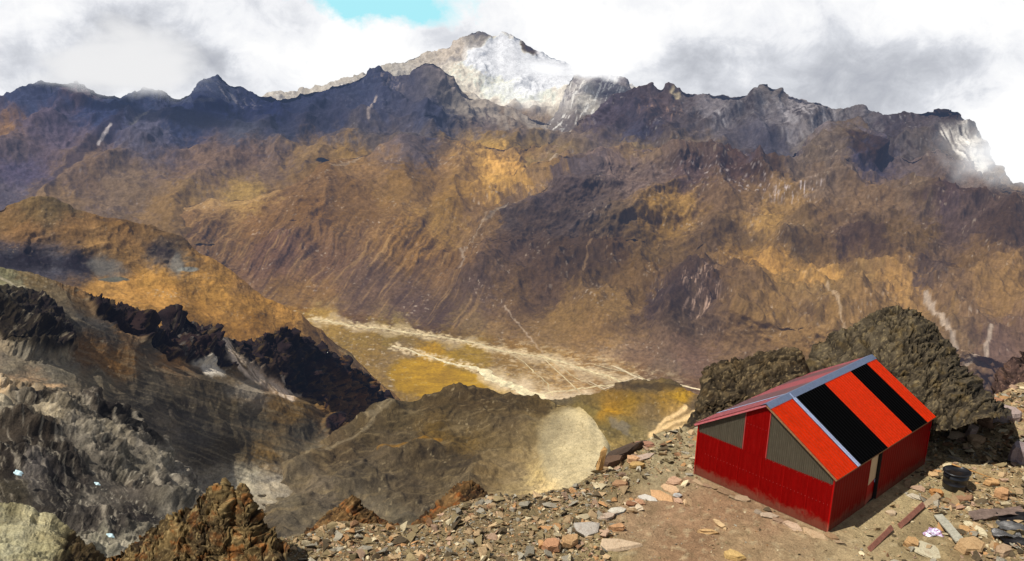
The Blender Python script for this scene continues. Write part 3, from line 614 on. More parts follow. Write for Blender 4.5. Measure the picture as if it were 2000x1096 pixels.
C = blend(C, (92,68,42), cm*sstep(590, 680, U)*sstep(24, 60, V-ctop)*sstep(-.35, .1, fbm(U/9, V/8, U*0+147, 4))*.85)
C = blend(C, (88,84,84), cm*sstep(.1, .5, streaks(U, V, 85, 6, 22, 141))*sstep(330, 360, U)*sstep(450, 400, U)*.6)
C = blend(C, (104,72,38), cm*sstep(620, 700, U)*sstep(.0, .4, fbm(U/12, V/10, U*0+143, 4))*.6)
C = blend(C, (16,15,18), sstep(.4, .8, blackcliff)*.9)
C = blend(C, (96,88,76), sstep(.4, .8, blackcliff)*sstep(.25, .6, streaks(U, V, -40, 7, 26, 144))*.8)
C = blend(C, (18,16,18), sstep(.4, .8, small)*.9)
C = blend(C, (178,160,142), gap_*sstep(-.5, .2, streaks(U, V, 52, 4, 50, 145))*.9)
C = blend(C, (180,172,160), sstep(1.15, .6, ell(U2, V2, 412, 718, 34, 11, 22))*.85)
C = blend(C, (165,150,132), sstep(1.15, .5, ell(U2, V2, 560, 752, 36, 6, 40))*.8)
C = blend(C, (138,130,108), sstep(4, 1, polyd(U, V, [(-20,530),(20,548),(42,575)]))*.8)
C = blend(C, (200,160,110), sstep(6, 1, polyd(U2, V2, [(-50,752),(40,748),(90,758),(130,752)]))*.6)
C = C*np.array([1.05, 1., .9])
finish('scree_bowl', X, Y, Z, C, M_near, k=AK*1.8, sat=.8)

# ------------------------------------------------------------------ hillside behind the moraine
DPTS = [(1150,780,(110,92,56)),(1200,770,(130,100,48)),(1260,750,(100,84,60)),(1210,750,(90,76,60)),(1320,752,(90,78,58)),(1190,800,(176,130,40)),(1230,785,(150,116,48)),(1300,780,(145,112,50)),(1330,770,(180,138,44)),
 (1150,800,(120,104,62)),(1210,830,(130,112,70)),(1240,850,(135,118,78)),(1280,830,(130,112,80)),(1330,810,(170,140,95)),(1190,840,(125,108,66)),(1210,870,(150,126,76)),(1100,770,(100,88,66)),(1360,790,(110,92,70)),(1270,800,(120,100,70)),(1160,900,(130,112,70))]
cv = [[(980,1080,700),(1700,1080,700)],
      [(980,880,830),(1150,880,830),(1300,880,830),(1700,880,830)],
      [(980,810,930),(1150,800,930),(1250,810,920),(1700,830,900)],
      [(980,780,980),(1080,774,990),(1140,772,1000),(1180,764,1010),(1210,745,1030),(1235,738,1040),(1270,737,1040),(1305,740,1030),(1325,748,1020),(1345,760,1010),(1380,775,1000),(1480,800,990),(1700,830,980)],
      [(980,860,1200),(1700,900,1200)]]
X, Y, Z, U, V, D = loft(cv, 980, 1700, 1.6, wob=(2.5, 12, 125))
d = (ridged(X/60, Y/60, Z/60, o=6)-.5)*9
X, Y, Z = displace(X, Y, Z, d)
U2 = U+fbm(U/30, V/30, U*0, 4)*12; V2 = V+fbm(U/30, V/30, U*0+5, 4)*8
C = field(U2, V2, DPTS)
C = mottled(C, U, V, 150, dark=(70,60,46), pale=(200,178,135), dk=.35, pl=.4, dsc=24, tone=.22, ochre=.2)
C = blend(C, (62,52,42), sstep(1.15, .6, ell(U2, V2, 1270, 752, 62, 8, 3))*.7)
for pl in ([(1360,805),(1310,822),(1275,848)], [(1350,825),(1320,832),(1300,855)], [(1340,795),(1300,815),(1270,850)]):
    C = blend(C, (235,200,145), sstep(6, 1.5, polyd(U2*.4+U*.6, V2*.4+V*.6, pl))*.9)
C = blend(C, (120,112,100), sstep(1.1, .6, ell(U2, V2, 1215, 835, 28, 10, 40))*.6)
finish('brown_hillside', X, Y, Z, C, M_near, sat=1.)

# ------------------------------------------------------------------ moraine mound in the middle
MORPTS = [(560,920,(110,100,84)),(650,880,(92,80,64)),(720,830,(84,74,58)),(790,800,(86,76,58)),(850,790,(84,72,54)),(930,785,(78,66,50)),(1000,785,(84,72,54)),(1060,790,(90,76,54)),(900,830,(96,84,64)),(800,850,(88,78,62)),
 (750,880,(92,82,68)),(1000,830,(92,80,62)),(1040,850,(120,106,80)),(850,880,(84,74,60)),(900,900,(72,64,54)),(700,930,(86,78,66)),(620,960,(112,102,88)),(560,980,(112,104,90)),(520,1000,(96,88,76)),(700,980,(108,100,86)),
 (650,1010,(104,96,82)),(800,960,(92,82,68)),(780,1000,(112,104,88)),(900,940,(110,98,78)),(950,930,(120,104,78)),(1000,900,(138,122,94)),(980,860,(108,94,70)),(1000,950,(165,148,114)),(1050,920,(205,184,136)),(1060,950,(210,190,148)),
 (1100,900,(222,205,160)),(1130,870,(222,205,158)),(1150,840,(218,198,150)),(1170,870,(224,206,160)),(1110,820,(195,176,130)),(1080,830,(150,132,96)),(1120,850,(175,160,125)),(1150,900,(228,212,168)),(1100,800,(150,134,98)),(1140,810,(200,182,136)),(1120,930,(215,196,150)),(900,860,(106,88,56)),(850,850,(112,92,56))]
cv = [[(440,1200,430),(700,1200,430),(1000,1200,430),(1240,1200,430)],
      [(440,1060,500),(700,1040,510),(900,1020,530),(1000,1010,530),(1240,1040,500)],
      [(440,1000,560),(520,980,570),(650,930,610),(800,900,640),(950,890,650),(1080,900,620),(1170,930,580),(1240,1000,540)],
      [(440,985,580),(500,952,600),(560,912,640),(600,888,660),(640,862,680),(660,850,690),(690,830,700),(720,820,710),(735,812,715),(760,795,722),(790,784,730),(820,779,735),(850,772,740),(880,768,745),(930,764,750),(960,765,750),(1000,770,750),(1050,772,745),(1100,780,740),(1125,790,730),(1150,806,710),(1165,822,700),(1178,842,680),(1187,862,665),(1191,885,650),(1200,930,620),(1240,1040,580)],
      [(440,1060,760),(900,860,900),(1100,880,880),(1240,1150,760)]]
X, Y, Z, U, V, D = loft(cv, 440, 1240, 1.5, wob=(1.6, 26, 145))
d = (ridged(X/120, Y/120, Z/120, o=5)-.5)*15+blocky(fbm(X/70, Y/70, Z/70, 4), 3.)*6+streaks(U, V, -14, 26, 240, 201, 4)*3.5+8*np.exp(-(polyd(U, V, [(770,795),(700,850),(620,890),(560,925)])/16)**2)+fbm(X/16, Y/16, Z/16, 4)*1.1+(ridged(X/30, Y/30, Z/30, o=4)-.5)*1.6
d = d*(1-.85*sstep(1.3, .8, ell(U, V, 1125, 885, 74, 95, -24)))
X, Y, Z = displace(X, Y, Z, d)
U2 = U+fbm(U/35, V/35, U*0, 4)*12; V2 = V+fbm(U/35, V/35, U*0+5, 4)*8
C = field(U2+fbm(U/16, V/7, U*0+61, 5, gain=.7)*20, V2+fbm(U/16, V/7, U*0+67, 5, gain=.7)*10, MORPTS)
C = mottled(C, U, V, 170, dark=(58,50,40), pale=(185,170,140), dk=.45, pl=.55, dsc=16, tone=.2, ochre=.15)
br = sstep(1060, 1000, U2)
C = blend(C, (54,50,42), sstep(.1, .55, streaks(U, V, -12, 7, 90, 171))*br*.5)
C = blend(C, (150,134,105), sstep(.2, .6, streaks(U, V, -8, 5, 80, 173))*br*.4)
C = blend(C, (170,158,135), sstep(5, 1, polyd(U2*.4+U*.6, V2*.4+V*.6, [(770,795),(740,810),(700,845),(640,880),(580,905)]))*.3)
C = blend(C, (150,112,50), sstep(5, 1, polyd(U2*.4+U*.6, V2*.4+V*.6, [(860,858),(800,868),(740,878)]))*.6)
C = blend(C, (112,108,96), sstep(.1, .5, streaks(U, V, 60, 8, 60, 175))*sstep(1.1, .5, ell(U, V, 1095, 845, 30, 36, 20))*.5)
pf = sstep(1.15, .75, ell(U2, V2, 1125, 885, 72, 92, -24))
C = blend(C, (208,196,164), pf*.75)
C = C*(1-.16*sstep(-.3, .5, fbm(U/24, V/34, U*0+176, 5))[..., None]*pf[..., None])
C = C*(1-.35*(sstep(1110, 1050, U+.3*(V-880))*pf)[..., None])  # shading painted in: pale face darkens towards its left side
C = blend(C, (150,134,102), pf*sstep(.3, .55, fbm(U/4, V/4, U*0+178, 3))*.6)
C = blend(C, (236,222,184), pf*sstep(26, 6, polyd(U, V, [(1115,796),(1150,808),(1175,840),(1188,872),(1176,900)]))*.6)  # highlight painted along the right rim of the pale face
C = C*np.array([1.06, 1., .9])
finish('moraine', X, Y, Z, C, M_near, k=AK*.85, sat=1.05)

# ------------------------------------------------------------------ broken rock slope at lower left
M_rock = terrain_mat('broken_rock', .55, .7, speck=.4)
BPTS = [(20,745,(170,138,96)),(60,750,(150,125,92)),(40,770,(92,82,70)),(70,780,(30,26,28)),(120,760,(120,104,82)),(180,775,(60,52,48)),(220,800,(34,30,32)),(260,830,(30,28,30)),(20,800,(140,126,104)),(90,810,(150,132,104)),(150,790,(88,78,66)),
 (30,840,(60,50,42)),(80,850,(44,36,32)),(130,880,(44,38,36)),(60,880,(34,28,26)),(100,900,(30,26,26)),(150,850,(110,100,88)),(200,850,(120,108,90)),(240,870,(112,100,84)),(280,880,(84,76,68)),(300,850,(60,54,50)),(200,890,(80,72,64)),
 (250,910,(92,84,72)),(300,910,(104,94,80)),(330,930,(92,84,76)),(350,950,(70,62,58)),(20,920,(34,28,26)),(60,930,(84,76,74)),(110,950,(52,46,46)),(160,940,(44,38,36)),(200,940,(60,54,50)),(250,950,(84,74,66)),(300,960,(76,68,60)),
 (130,980,(34,30,30)),(180,980,(84,76,68)),(220,990,(72,64,58)),(260,1000,(40,34,34)),(290,1010,(28,24,26)),(330,990,(96,88,78)),(180,1020,(54,48,46)),(220,1040,(50,44,42)),(300,1050,(110,100,86)),(200,1065,(130,122,104)),(240,1070,(140,130,112)),(20,960,(60,52,40)),(350,970,(110,100,88))]
cv = [[(-250,1250,120),(440,1250,130)],
      [(-250,1070,155),(0,1060,155),(200,1060,160),(300,1050,170),(440,1060,180)],
      [(-250,960,185),(0,960,185),(150,980,190),(300,970,205),(380,1000,215),(440,1040,220)],
      [(-250,860,222),(0,860,225),(150,870,232),(300,910,245),(380,975,250),(440,1030,255)],
      [(-250,790,258),(0,790,262),(100,800,268),(200,830,272),(300,880,275),(380,965,275),(440,1020,275)],
      [(-250,735,285),(0,740,290),(60,748,293),(100,757,296),(150,768,300),(190,772,303),(215,792,303),(250,812,302),(275,845,300),(305,868,300),(325,893,298),(350,918,296),(368,945,292),(385,970,288),(440,1020,282)],
      [(-250,900,420),(440,1150,400)]]
X, Y, Z, U, V, D = loft(cv, -250, 440, 1.45, wob=(3.5, 12, 165))
sc_ = D/14
def tilted(X, Y, Z, a, k1, k2):
    c, s = math.cos(a), math.sin(a)
    return (X*c+Z*s)/k1, Y/k2, (-X*s+Z*c)/k2
lumps = ridged(X/42, Y/42, Z/42, o=7, gain=.58)
blocks = fbm(X/30+3, Y/30, Z/30, 3)
rocky = sstep(-.35, .15, blocks)
dd = (lumps-.4)*(1.6+3.*rocky)+blocky(fbm(X/22, Y/22, Z/22, 4), 2.5)*(1.5+2.5*rocky)+rocky*2
q = streaks(X*3, Z*3, 50, 9, 50, 180, 5)
dd = dd+q*.8*rocky+(ridged(X/11, Y/11, Z/11, o=4)-.45)*(.6+2.2*rocky)
X, Y, Z = displace(X, Y, Z, dd)
U2 = U+fbm(U/25, V/25, U*0, 4)*12; V2 = V+fbm(U/25, V/25, U*0+5, 4)*9
C = field(U2+fbm(U/10, V/9, U*0+61, 5, gain=.7)*14, V2+fbm(U/10, V/9, U*0+67, 5, gain=.7)*12, BPTS, 2.6, 6.)
C = mottled(C, U, V, 190, dark=(26,22,24), pale=(175,163,145), dk=.3, pl=.65, dsc=17, tone=.25, ochre=.1)
C = blend(C, (24,20,22), sstep(.1, .55, streaks(U, V, 50, 6, 30, 191))*rocky*.6)
C = blend(C, (165,150,132), sstep(.15, .5, streaks(U, V, 55, 5, 40, 193))*.4)
C = C*1.15*np.array([1., 1., .86])
finish('rock_slope', X, Y, Z, C, M_rock, k=AK*1.45, sat=.72)

# ------------------------------------------------------------------ pale scree slope in the corner
M_pale = terrain_mat('pale_scree', .22, .8, speck=.3)
cv = [[(-250,1300,38),(300,1300,40)],
      [(-250,1120,50),(0,1110,52),(120,1120,54),(190,1130,56),(300,1180,58)],
      [(-250,960,78),(-60,966,76),(0,974,75),(30,978,75),(62,985,74),(75,1000,73),(100,1005,72),(118,1022,71),(140,1042,70),(158,1050,69),(175,1066,68),(190,1085,67),(210,1110,66),(300,1200,64)],
      [(-250,1100,95),(300,1300,90)]]
X, Y, Z, U, V, D = loft(cv, -250, 300, 1.5, wob=(3, 9, 205))
edge = sstep(60, 8, np.abs(pchip([p[0] for p in cv[2]], [p[1] for p in cv[2]], U)-V))
dark = sstep(120, 150, U+.25*(V-1040)+14*fbm(U/14, V/14, U*0+4, 4))
d = (ridged(X/9, Y/9, Z/9, o=7, gain=.6)-.45)*(1.1+1.7*dark)+streaks(X*10, Z*10, 40, 12, 60, 208, 5)*.18
X, Y, Z = displace(X, Y, Z, d)
C = field(U, V, [(0,1000,(196,186,146)),(60,1010,(200,190,152)),(100,1040,(190,178,136)),(20,1060,(204,196,158)),(80,1080,(196,186,142)),(130,1060,(150,136,96)),(20,990,(150,140,104))])
C = mottled(C, U, V, 210, dark=(120,104,62), pale=(225,216,185), dk=.35, pl=.5, dsc=20, tone=.12, ochre=.12)
C = blend(C, (112,96,60), sstep(.2, .55, streaks(U, V, 60, 4, 30, 211))*.5)
C = blend(C, (70,52,32), dark*.85)
C = blend(C, (30,22,18), dark*sstep(0, .4, fbm(U/9, V/9, U*0+212, 4))*.8)
finish('pale_scree_slope', X, Y, Z, C, M_pale, sat=1., k=AK*.9)

# ------------------------------------------------------------------ the ridge the hut stands on
HB = np.array([.7107*15.3, .6891*0+1.6891*15.3]); YAW = .7585
HW, HL, HH, HR, HT = 5.38, 7.77, 2.10, 1.65, 1.76
ux = np.array([math.cos(YAW), math.sin(YAW)]); gx = np.array([-math.sin(YAW), math.cos(YAW)])
def hut_local(x, y):
    dx, dy = x-HB[0], y-HB[1]; return dx*ux[0]+dy*ux[1], dx*gx[0]+dy*gx[1]
CREST = [(-250,1260),(100,1200),(180,1140),(230,1105),(300,1075),(400,1062),(480,1055),(545,1050),(590,1042),(630,1026),(690,1014),(760,1018),(800,1025),(850,1008),(900,990),(960,974),(1050,964),(1100,953),(1150,935),(1182,906),(1240,870),(1290,852),(1350,838),(1420,815),(1500,800),(1700,788),(1830,792),(1900,785),(1960,772),(2000,758),(2250,735)]
def crest_y(px): return pchip([c[0] for c in CREST], [c[1] for c in CREST], px)
DIRT = [(1180,1110),(1200,1060),(1225,1010),(1260,985),(1330,955),(1365,945),(1420,965),(1520,1005),(1625,1048),(1660,1075),(1600,1110)]
def inpoly(px, py, poly):
    ins = np.zeros(np.shape(px), bool); n = len(poly)
    for i in range(n):
        x0, y0 = poly[i]; x1, y1 = poly[(i+1) % n]
        c = ((y0 > py) != (y1 > py)) & (px < (x1-x0)*(py-y0)/((y1-y0) if y1 != y0 else 1e-9)+x0)
        ins ^= c
    return ins
def gz(x, y):
    x = np.asarray(x, float); y = np.asarray(y, float)
    hx_, hy_ = hut_local(x, y)
    dh = np.hypot(np.maximum(np.maximum(-hx_, hx_-HL), 0), np.maximum(np.maximum(-hy_, hy_-HW), 0))
    px, py = proj(x, y, HZ+0*x)
    dirt = sstep(150, 20, np.hypot((px-1420)/1.6, py-1045))
    m = sstep(.2, 3., dh)*(1-.85*dirt)
    n = fbm(x/4., y/4., x*0+3, 5, gain=.55)*.34+fbm(x/1.1, y/1.1, x*0+8, 3)*.07
    n = n+.5*sstep(1830, 2050, px)*sstep(1000, 830, py)
    return HZ+n*m-.02
U = np.arange(-250, 2250, 2.0); nc = len(U); cyy = crest_y(U)
rows = []
for k in range(0, 190):
    t = (k/189.)**.9; rows.append(1420*(1-t)+cyy*t)
PY = np.array(rows); UU = np.broadcast_to(U, PY.shape)
X, Y, _ = at_z(UU, PY, HZ); Z = gz(X, Y)
cx, cy_, cz = X[-1], Y[-1], Z[-1]; r = np.hypot(cx, cy_)
ex, ey, ez = [], [], []
for k in range(1, 40):
    s = .25*k**1.5; ex.append(cx+cx/r*s); ey.append(cy_+cy_/r*s); ez.append(cz-.85*s+fbm((cx+cx/r*s)/3, (cy_+cy_/r*s)/3, cx*0, 4)*.8*min(1, s))
X = np.vstack([X, ex]); Y = np.vstack([Y, ey]); Z = np.vstack([Z, ez])
PX, PYY = proj(X, Y, Z)
M_ground = terrain_mat('gravel_ground', .05, .9, haze=False, speck=.4)
GPTS = [(300,1080,(120,100,70)),(500,1070,(120,102,74)),(650,1050,(128,108,78)),(800,1060,(130,110,78)),(950,1020,(128,108,78)),(1050,1000,(132,112,80)),(1150,960,(130,112,80)),(1220,920,(140,122,88)),(1290,890,(152,136,102)),(1340,880,(155,138,104)),(1300,930,(158,140,106)),
 (1250,1010,(150,122,92)),(1320,990,(152,120,90)),(1400,1000,(148,116,86)),(1350,1060,(146,114,84)),(1450,1060,(158,130,96)),(1550,1060,(160,134,100)),(1500,1020,(150,120,90)),(1640,1070,(165,142,106)),(1700,1030,(165,144,106)),(1800,960,(168,148,108)),(1850,880,(168,148,110)),(1900,850,(165,140,104)),(1950,950,(160,136,98)),(1800,1050,(150,130,94)),(1900,1060,(140,118,84)),(1150,1090,(140,122,86))]
C = field(PX, PYY, GPTS)
C = C*(1+.22*fbm(X/1.6, Y/1.6, X*0+3, 5)[..., None])
C = blend(C, (120,100,72), sstep(.1, .5, fbm(X/.6, Y/.6, X*0+9, 4))*.4)
C = blend(C, (200,180,140), sstep(.2, .6, fbm(X/.35, Y/.35, X*0+19, 3))*.35)
C = blend(C, (60,52,42), sstep(crest_y(PX)-4, crest_y(PX)-20, PYY)*.4)
P = np.stack([X, Y, Z], -1).reshape(-1, 3)
AG = 1.05
tag(np_mesh('ground', P, grid_faces(*X.shape), M_ground, np.clip(C*AG*.98*np.array([.97, 1., 1.03]), .01, .9).reshape(-1, 3)), kind='structure')

# ------------------------------------------------------------------ crags and outcrops
M_crag = terrain_mat('crag_rock', .16, .35, haze=False, speck=.42)
def crag(name, label, cat, crest, base, db, dc, back, ang, cols, amp, seed, step=1.3, mid=.5, dropx=0, k=.62, strat=(9, 70), group=None, bulge=.3, lump=.4, finw=1.2):
    """a rock mass: front face from its foot to its crest, closed behind"""
    x0, x1 = crest[0][0], crest[-1][0]
    fb = lambda x: pchip([c[0] for c in base], [c[1] for c in base], x)
    fc = lambda x: pchip([c[0] for c in crest], [c[1] for c in crest], x)
    xs = sorted(set([c[0] for c in crest]+[c[0] for c in base]+list(np.linspace(x0, x1, 12))))
    xs = [x for x in xs if x0 <= x <= x1]
    bs = [(x, float(fb(x)), db) for x in xs]
    cr = [(x, float(fc(x)), dc-(dc-db)*.45*min(1., abs(2*(x-x0)/(x1-x0)-1))**3) for x in xs]
    md = [(x, float(fb(x)*(1-mid)+fc(x)*mid), db+(dc-db)*bulge) for x in xs]
    bk = [(x, float(max(fc(x)+40, fb(x)-15)), dc+back) for x in xs]
    X, Y, Z, U, V, D = loft([bs, md, cr, bk], x0, x1, step, rowpx=1.4, wob=(2.2, 9, seed))
    an = math.radians(ang); q = U*math.cos(an)+V*math.sin(an); r_ = -U*math.sin(an)+V*math.cos(an)
    wp = fbm(U/70, V/70, U*0+seed, 3)
    fin = ridged(r_/strat[0]/2.2+wp*1.2, q/strat[1]+wp*.4, U*0+seed, 5, gain=.6)      # tilted beds stand out as fins
    fin2 = ridged(r_/strat[0]*1.1+wp, q/strat[1]*2.2, U*0+seed+5, 4, gain=.6)
    blk = fbm(r_/60, q/46, U*0+seed+3, 4)
    d = amp*((fin-.4)*finw+(fin2-.4)*.3+blocky(fbm(r_/62, q/110, U*0+seed+13, 3), 3.)*3.4*lump+blk*lump*.5)+amp*.07*fbm(X*5, Y*5, Z*5, 2)
    crk = np.minimum(np.abs(fbm(r_/50, q/75, U*0+seed+31, 4)), np.abs(fbm(U/60+5, V/52, U*0+seed+37, 4))*1.3)
    d = d-amp*.9*sstep(.07, .0, crk)
    edge = sstep(0, 14, U-x0)*sstep(0, 14, x1-U); d = d*edge
    X, Y, Z = displace(X, Y, Z, d)
    base_c, dark, pale, ochre = cols
    C = np.zeros(U.shape+(3,))+lin(base_c)
    C = C*(1+.3*fbm(U/40, V/30, U*0+seed, 5)[..., None])
    C = blend(C, ochre, sstep(.0, .45, fbm(U/26+4, V/20, U*0+seed+2, 5, gain=.6))*.7)
    C = blend(C, dark, sstep(.05, .45, streaks(U, V, ang, strat[0]*.8, strat[1], seed+7, 5))*.75)
    C = blend(C, dark, sstep(.42, .2, fin)*.6)
    C = blend(C, dark, sstep(.5, .7, ridged(U/26, V/20, U*0+seed+9, 5))*.35)
    C = blend(C, pale, sstep(.2, .55, streaks(U, V, ang, 5, 20, seed+11, 4))*sstep(-.2, .2, fbm(U/30, V/30, U*0+seed+41, 3))*.55)
    C = blend(C, pale, sstep(.4, .6, fbm(U/5, V/5, U*0+seed+43, 2))*.5)
    C = blend(C, (24,20,16), sstep(.06, .0, crk)*.8)
    o = np_mesh(name, np.stack([X, Y, Z], -1).reshape(-1, 3), grid_faces(*X.shape), M_crag, np.clip(C*k, .006, .9).reshape(-1, 3))
    tag(o, label, cat, group); return o
CR = ((104,92,72),(46,40,34),(165,145,105),(112,92,56))
crag('rock_crag', 'tall broad brown rock crag rising behind the far end of the hut', 'rock crag',
     [(1535,800),(1560,745),(1580,700),(1590,680),(1610,662),(1625,650),(1650,640),(1675,628),(1700,612),(1715,603),(1735,597),(1760,596),(1780,603),(1800,615),(1820,630),(1845,652),(1865,672),(1880,695),(1895,715),(1915,740),(1935,765),(1955,785),(1975,800)],
     [(1535,850),(1700,850),(1830,838),(1900,826),(1975,812)], 35.2, 42.5, 6, -38, CR, .15, 301, strat=(10, 60))
crag('rock_crag', 'lower rounded brown crag behind the left slope of the hut roof', 'rock crag',
     [(1325,850),(1345,815),(1358,790),(1366,765),(1370,742),(1380,722),(1400,712),(1425,702),(1455,696),(1480,690),(1520,685),(1550,681),(1565,684),(1573,696),(1578,715),(1582,740),(1600,770)],
     [(1325,850),(1400,850),(1600,850)], 35.5, 38.5, 4, -40, ((98,84,62),(42,36,30),(175,150,108),(110,88,56)), .13, 305, strat=(10, 60))
crag('rock_crag', 'dark reddish crag cut by the right edge of the photo, beyond the big crag', 'rock crag',
     [(1915,800),(1930,770),(1938,745),(1955,720),(1975,700),(1995,680),(2020,665),(2060,650),(2100,660),(2160,700),(2220,760)],
     [(1915,800),(2000,790),(2220,790)], 46, 52, 8, -50, ((96,74,66),(46,36,36),(165,130,110),(120,86,60)), .26, 309, strat=(10, 60))
OC = ((112,92,58),(34,26,20),(170,146,100),(150,92,42))
crag('rock_outcrop', 'large ragged outcrop of tilted olive and rust slabs, left end of the ridge edge', 'rock outcrop',
     [(150,1180),(190,1100),(215,1084),(240,1068),(270,1046),(300,1026),(325,1012),(345,998),(360,992),(372,985),(380,968),(395,962),(410,957),(425,951),(437,949),(446,956),(454,970),(462,966),(470,956),(478,957),(488,966),(498,982),(508,998),(518,1012),(528,1022),(538,1030),(548,1046),(565,1064)],
     [(150,1240),(300,1220),(400,1190),(500,1110),(565,1070)], 21.3, 24.6, 3, -52, OC, .15, 313, step=1.1, strat=(15, 120), bulge=.42, lump=.3, finw=2.1, k=.9)
crag('rock_outcrop', 'small pointed rusty outcrop on the ridge edge, pale tip, middle one of three', 'rock outcrop',
     [(588,1046),(605,1034),(622,1020),(640,1004),(655,992),(668,981),(680,972),(689,967),(697,973),(708,981),(722,992),(738,1002),(752,1010),(768,1018),(790,1030)],
     [(588,1050),(640,1052),(700,1050),(790,1034)], 26.4, 27.6, 2, -45, ((128,98,60),(36,26,20),(190,150,100),(170,100,46)), .085, 317, step=1.1)
crag('rock_outcrop', 'ridge-shaped rusty outcrop left of the pale moraine, rightmost of the edge outcrops', 'rock outcrop',
     [(795,1032),(812,1020),(830,1004),(848,988),(865,972),(880,958),(893,946),(905,940),(918,937),(930,939),(942,948),(955,958),(970,966),(985,972),(1005,980)],
     [(795,1038),(850,1030),(920,1010),(1005,984)], 27.2, 29, 2, -42, ((120,90,54),(32,24,18),(180,140,90),(175,100,42)), .10, 321, step=1.1)

# ------------------------------------------------------------------ stones
def hull_proto(seed, flat):
    r = random.Random(seed); bm = bmesh.new()
    for i in range(r.choice((8, 8, 9, 10))):
        v = Vector((r.gauss(0, 1), r.gauss(0, 1), r.gauss(0, 1))).normalized()
        p = 3.2; n = (abs(v.x)**p+abs(v.y)**p+abs(v.z)**p)**(1/p); v = v/n*r.uniform(.8, 1.05)
        bm.verts.new((v.x, v.y*r.uniform(.6, .85), v.z*flat*.85))
    res = bmesh.ops.convex_hull(bm, input=bm.verts[:])
    bmesh.ops.delete(bm, geom=[v for v in bm.verts if not v.link_faces], context='VERTS')
    bmesh.ops.triangulate(bm, faces=bm.faces[:]); bmesh.ops.recalc_face_normals(bm, faces=bm.faces[:])
    bm.verts.index_update()
    V_ = np.array([v.co[:] for v in bm.verts]); F_ = np.array([[v.index for v in f.verts] for f in bm.faces]); bm.free()
    return V_*.5, F_
protos = [hull_proto(i, f) for i, f in enumerate([.22, .3, .4, .55, .25, .35, .6, .45, .3, .2, .5, .38])]
PAL = [((172,146,110), 5.5), ((178,136,92), 1.4), ((134,102,74), 1.5), ((150,142,124), 4), ((136,120,88), 4), ((88,76,58), 3.4), ((200,184,148), 1.8), ((164,136,112), 2)]
PW = np.array([p[1] for p in PAL], float); PW /= PW.sum()
def rot_mats(n, tilt):
    az = rng.uniform(0, 2*PI, n); a = rng.normal(0, tilt, n); b = rng.normal(0, tilt, n); 
    ca, sa = np.cos(az), np.sin(az); R1 = np.zeros((n, 3, 3)); R1[:, 0, 0] = ca; R1[:, 0, 1] = -sa; R1[:, 1, 0] = sa; R1[:, 1, 1] = ca; R1[:, 2, 2] = 1
    ca, sa = np.cos(a), np.sin(a); R2 = np.zeros((n, 3, 3)); R2[:, 0, 0] = 1; R2[:, 1, 1] = ca; R2[:, 1, 2] = -sa; R2[:, 2, 1] = sa; R2[:, 2, 2] = ca
    ca, sa = np.cos(b), np.sin(b); R3 = np.zeros((n, 3, 3)); R3[:, 1, 1] = 1; R3[:, 0, 0] = ca; R3[:, 0, 2] = sa; R3[:, 2, 0] = -sa; R3[:, 2, 2] = ca
    return R3 @ R2 @ R1
n = 330000
x = rng.uniform(-20, 34, n); y = rng.uniform(17, 52, n)
px, py = proj(x, y, HZ+0*x)
hx_, hy_ = hut_local(x, y)
hut_d = np.maximum(np.maximum(-hx_, hx_-HL), np.maximum(-hy_, hy_-HW))
dens = np.zeros(n)
left = sstep(1290, 1180, px+.35*(py-900)); dens = np.maximum(dens, left)
mid_ = inpoly(px, py, [(1180,1110),(1235,985),(1330,905),(1420,860),(1500,1000),(1700,1060),(1760,1110)])
right = (px > 1640); dens = np.maximum(dens, np.where(right, .24+.6*sstep(-.25, .25, fbm(x/1.6, y/1.6, x*0+44, 4)), 0))
dens = np.maximum(dens, sstep(980, 880, py)*.4)
dens = np.where(right & (px+.9*(1000-py) < 1790+30), dens*.12, dens)
dens = np.maximum(dens, .05); dens = np.where(inpoly(px, py, DIRT), .06+.09*sstep(.1, .4, fbm(x/1.2, y/1.2, x*0+4, 3)), dens)
ok = (py > crest_y(px)+1) & (py < 1180) & (px > -40) & (px < 2060) & (hut_d > .12) & (rng.uniform(size=n) < dens)
x, y, px, py, hut_d = x[ok], y[ok], px[ok], py[ok], hut_d[ok]; n = len(x)
size = .066*(1-rng.uniform(size=n))**-.52; size = np.clip(size, .07, .5)*rng.uniform(.8, 1.15, n)
size = np.where(px > 1640, size*1.1, size); size = np.where(inpoly(px, py, DIRT), np.minimum(size*.6, .13), size)
size = np.minimum(size, .12+np.maximum(hut_d, 0)*1.1)
dist = np.hypot(x, y); app = size/dist
hutpoly = [(1353,926),(1361,826),(1500,792),(1705,694),(1827,812),(1808,906),(1616,1042)]
vis = ~inpoly(px, py-size/dist*FOC*.2, hutpoly) & (px > 5) & (px < 1995) & (py < 1090)
order = np.argsort(-(app*vis)); big = set(order[:262].tolist())
R = rot_mats(n, .38); pi_ = rng.integers(0, len(protos), n); ci = rng.choice(len(PAL), n, p=PW)
cc = np.array([lin(p[0]) for p in PAL])[ci]*rng.uniform(.65, 1.2, (n, 1))
z = gz(x, y)
M_stone = terrain_mat('loose_stone', .035, .7, haze=False, speck=.35)
Vs, Fs, Cs = [], [], []; off_ = 0
for k, (PV, PF) in enumerate(protos):
    idx = np.array([i for i in np.nonzero(pi_ == k)[0] if i not in big])
    v = np.einsum('nij,vj->nvi', R[idx], PV)*size[idx][:, None, None]
    v += np.stack([x[idx], y[idx], z[idx]+size[idx]*.06], -1)[:, None, :]
    m = len(PV); f = PF[None]+(np.arange(len(idx))*m)[:, None, None]+off_
    Vs.append(v.reshape(-1, 3)); Fs.append(f.reshape(-1, 3)); Cs.append(np.repeat(cc[idx], m, 0)); off_ += m*len(idx)
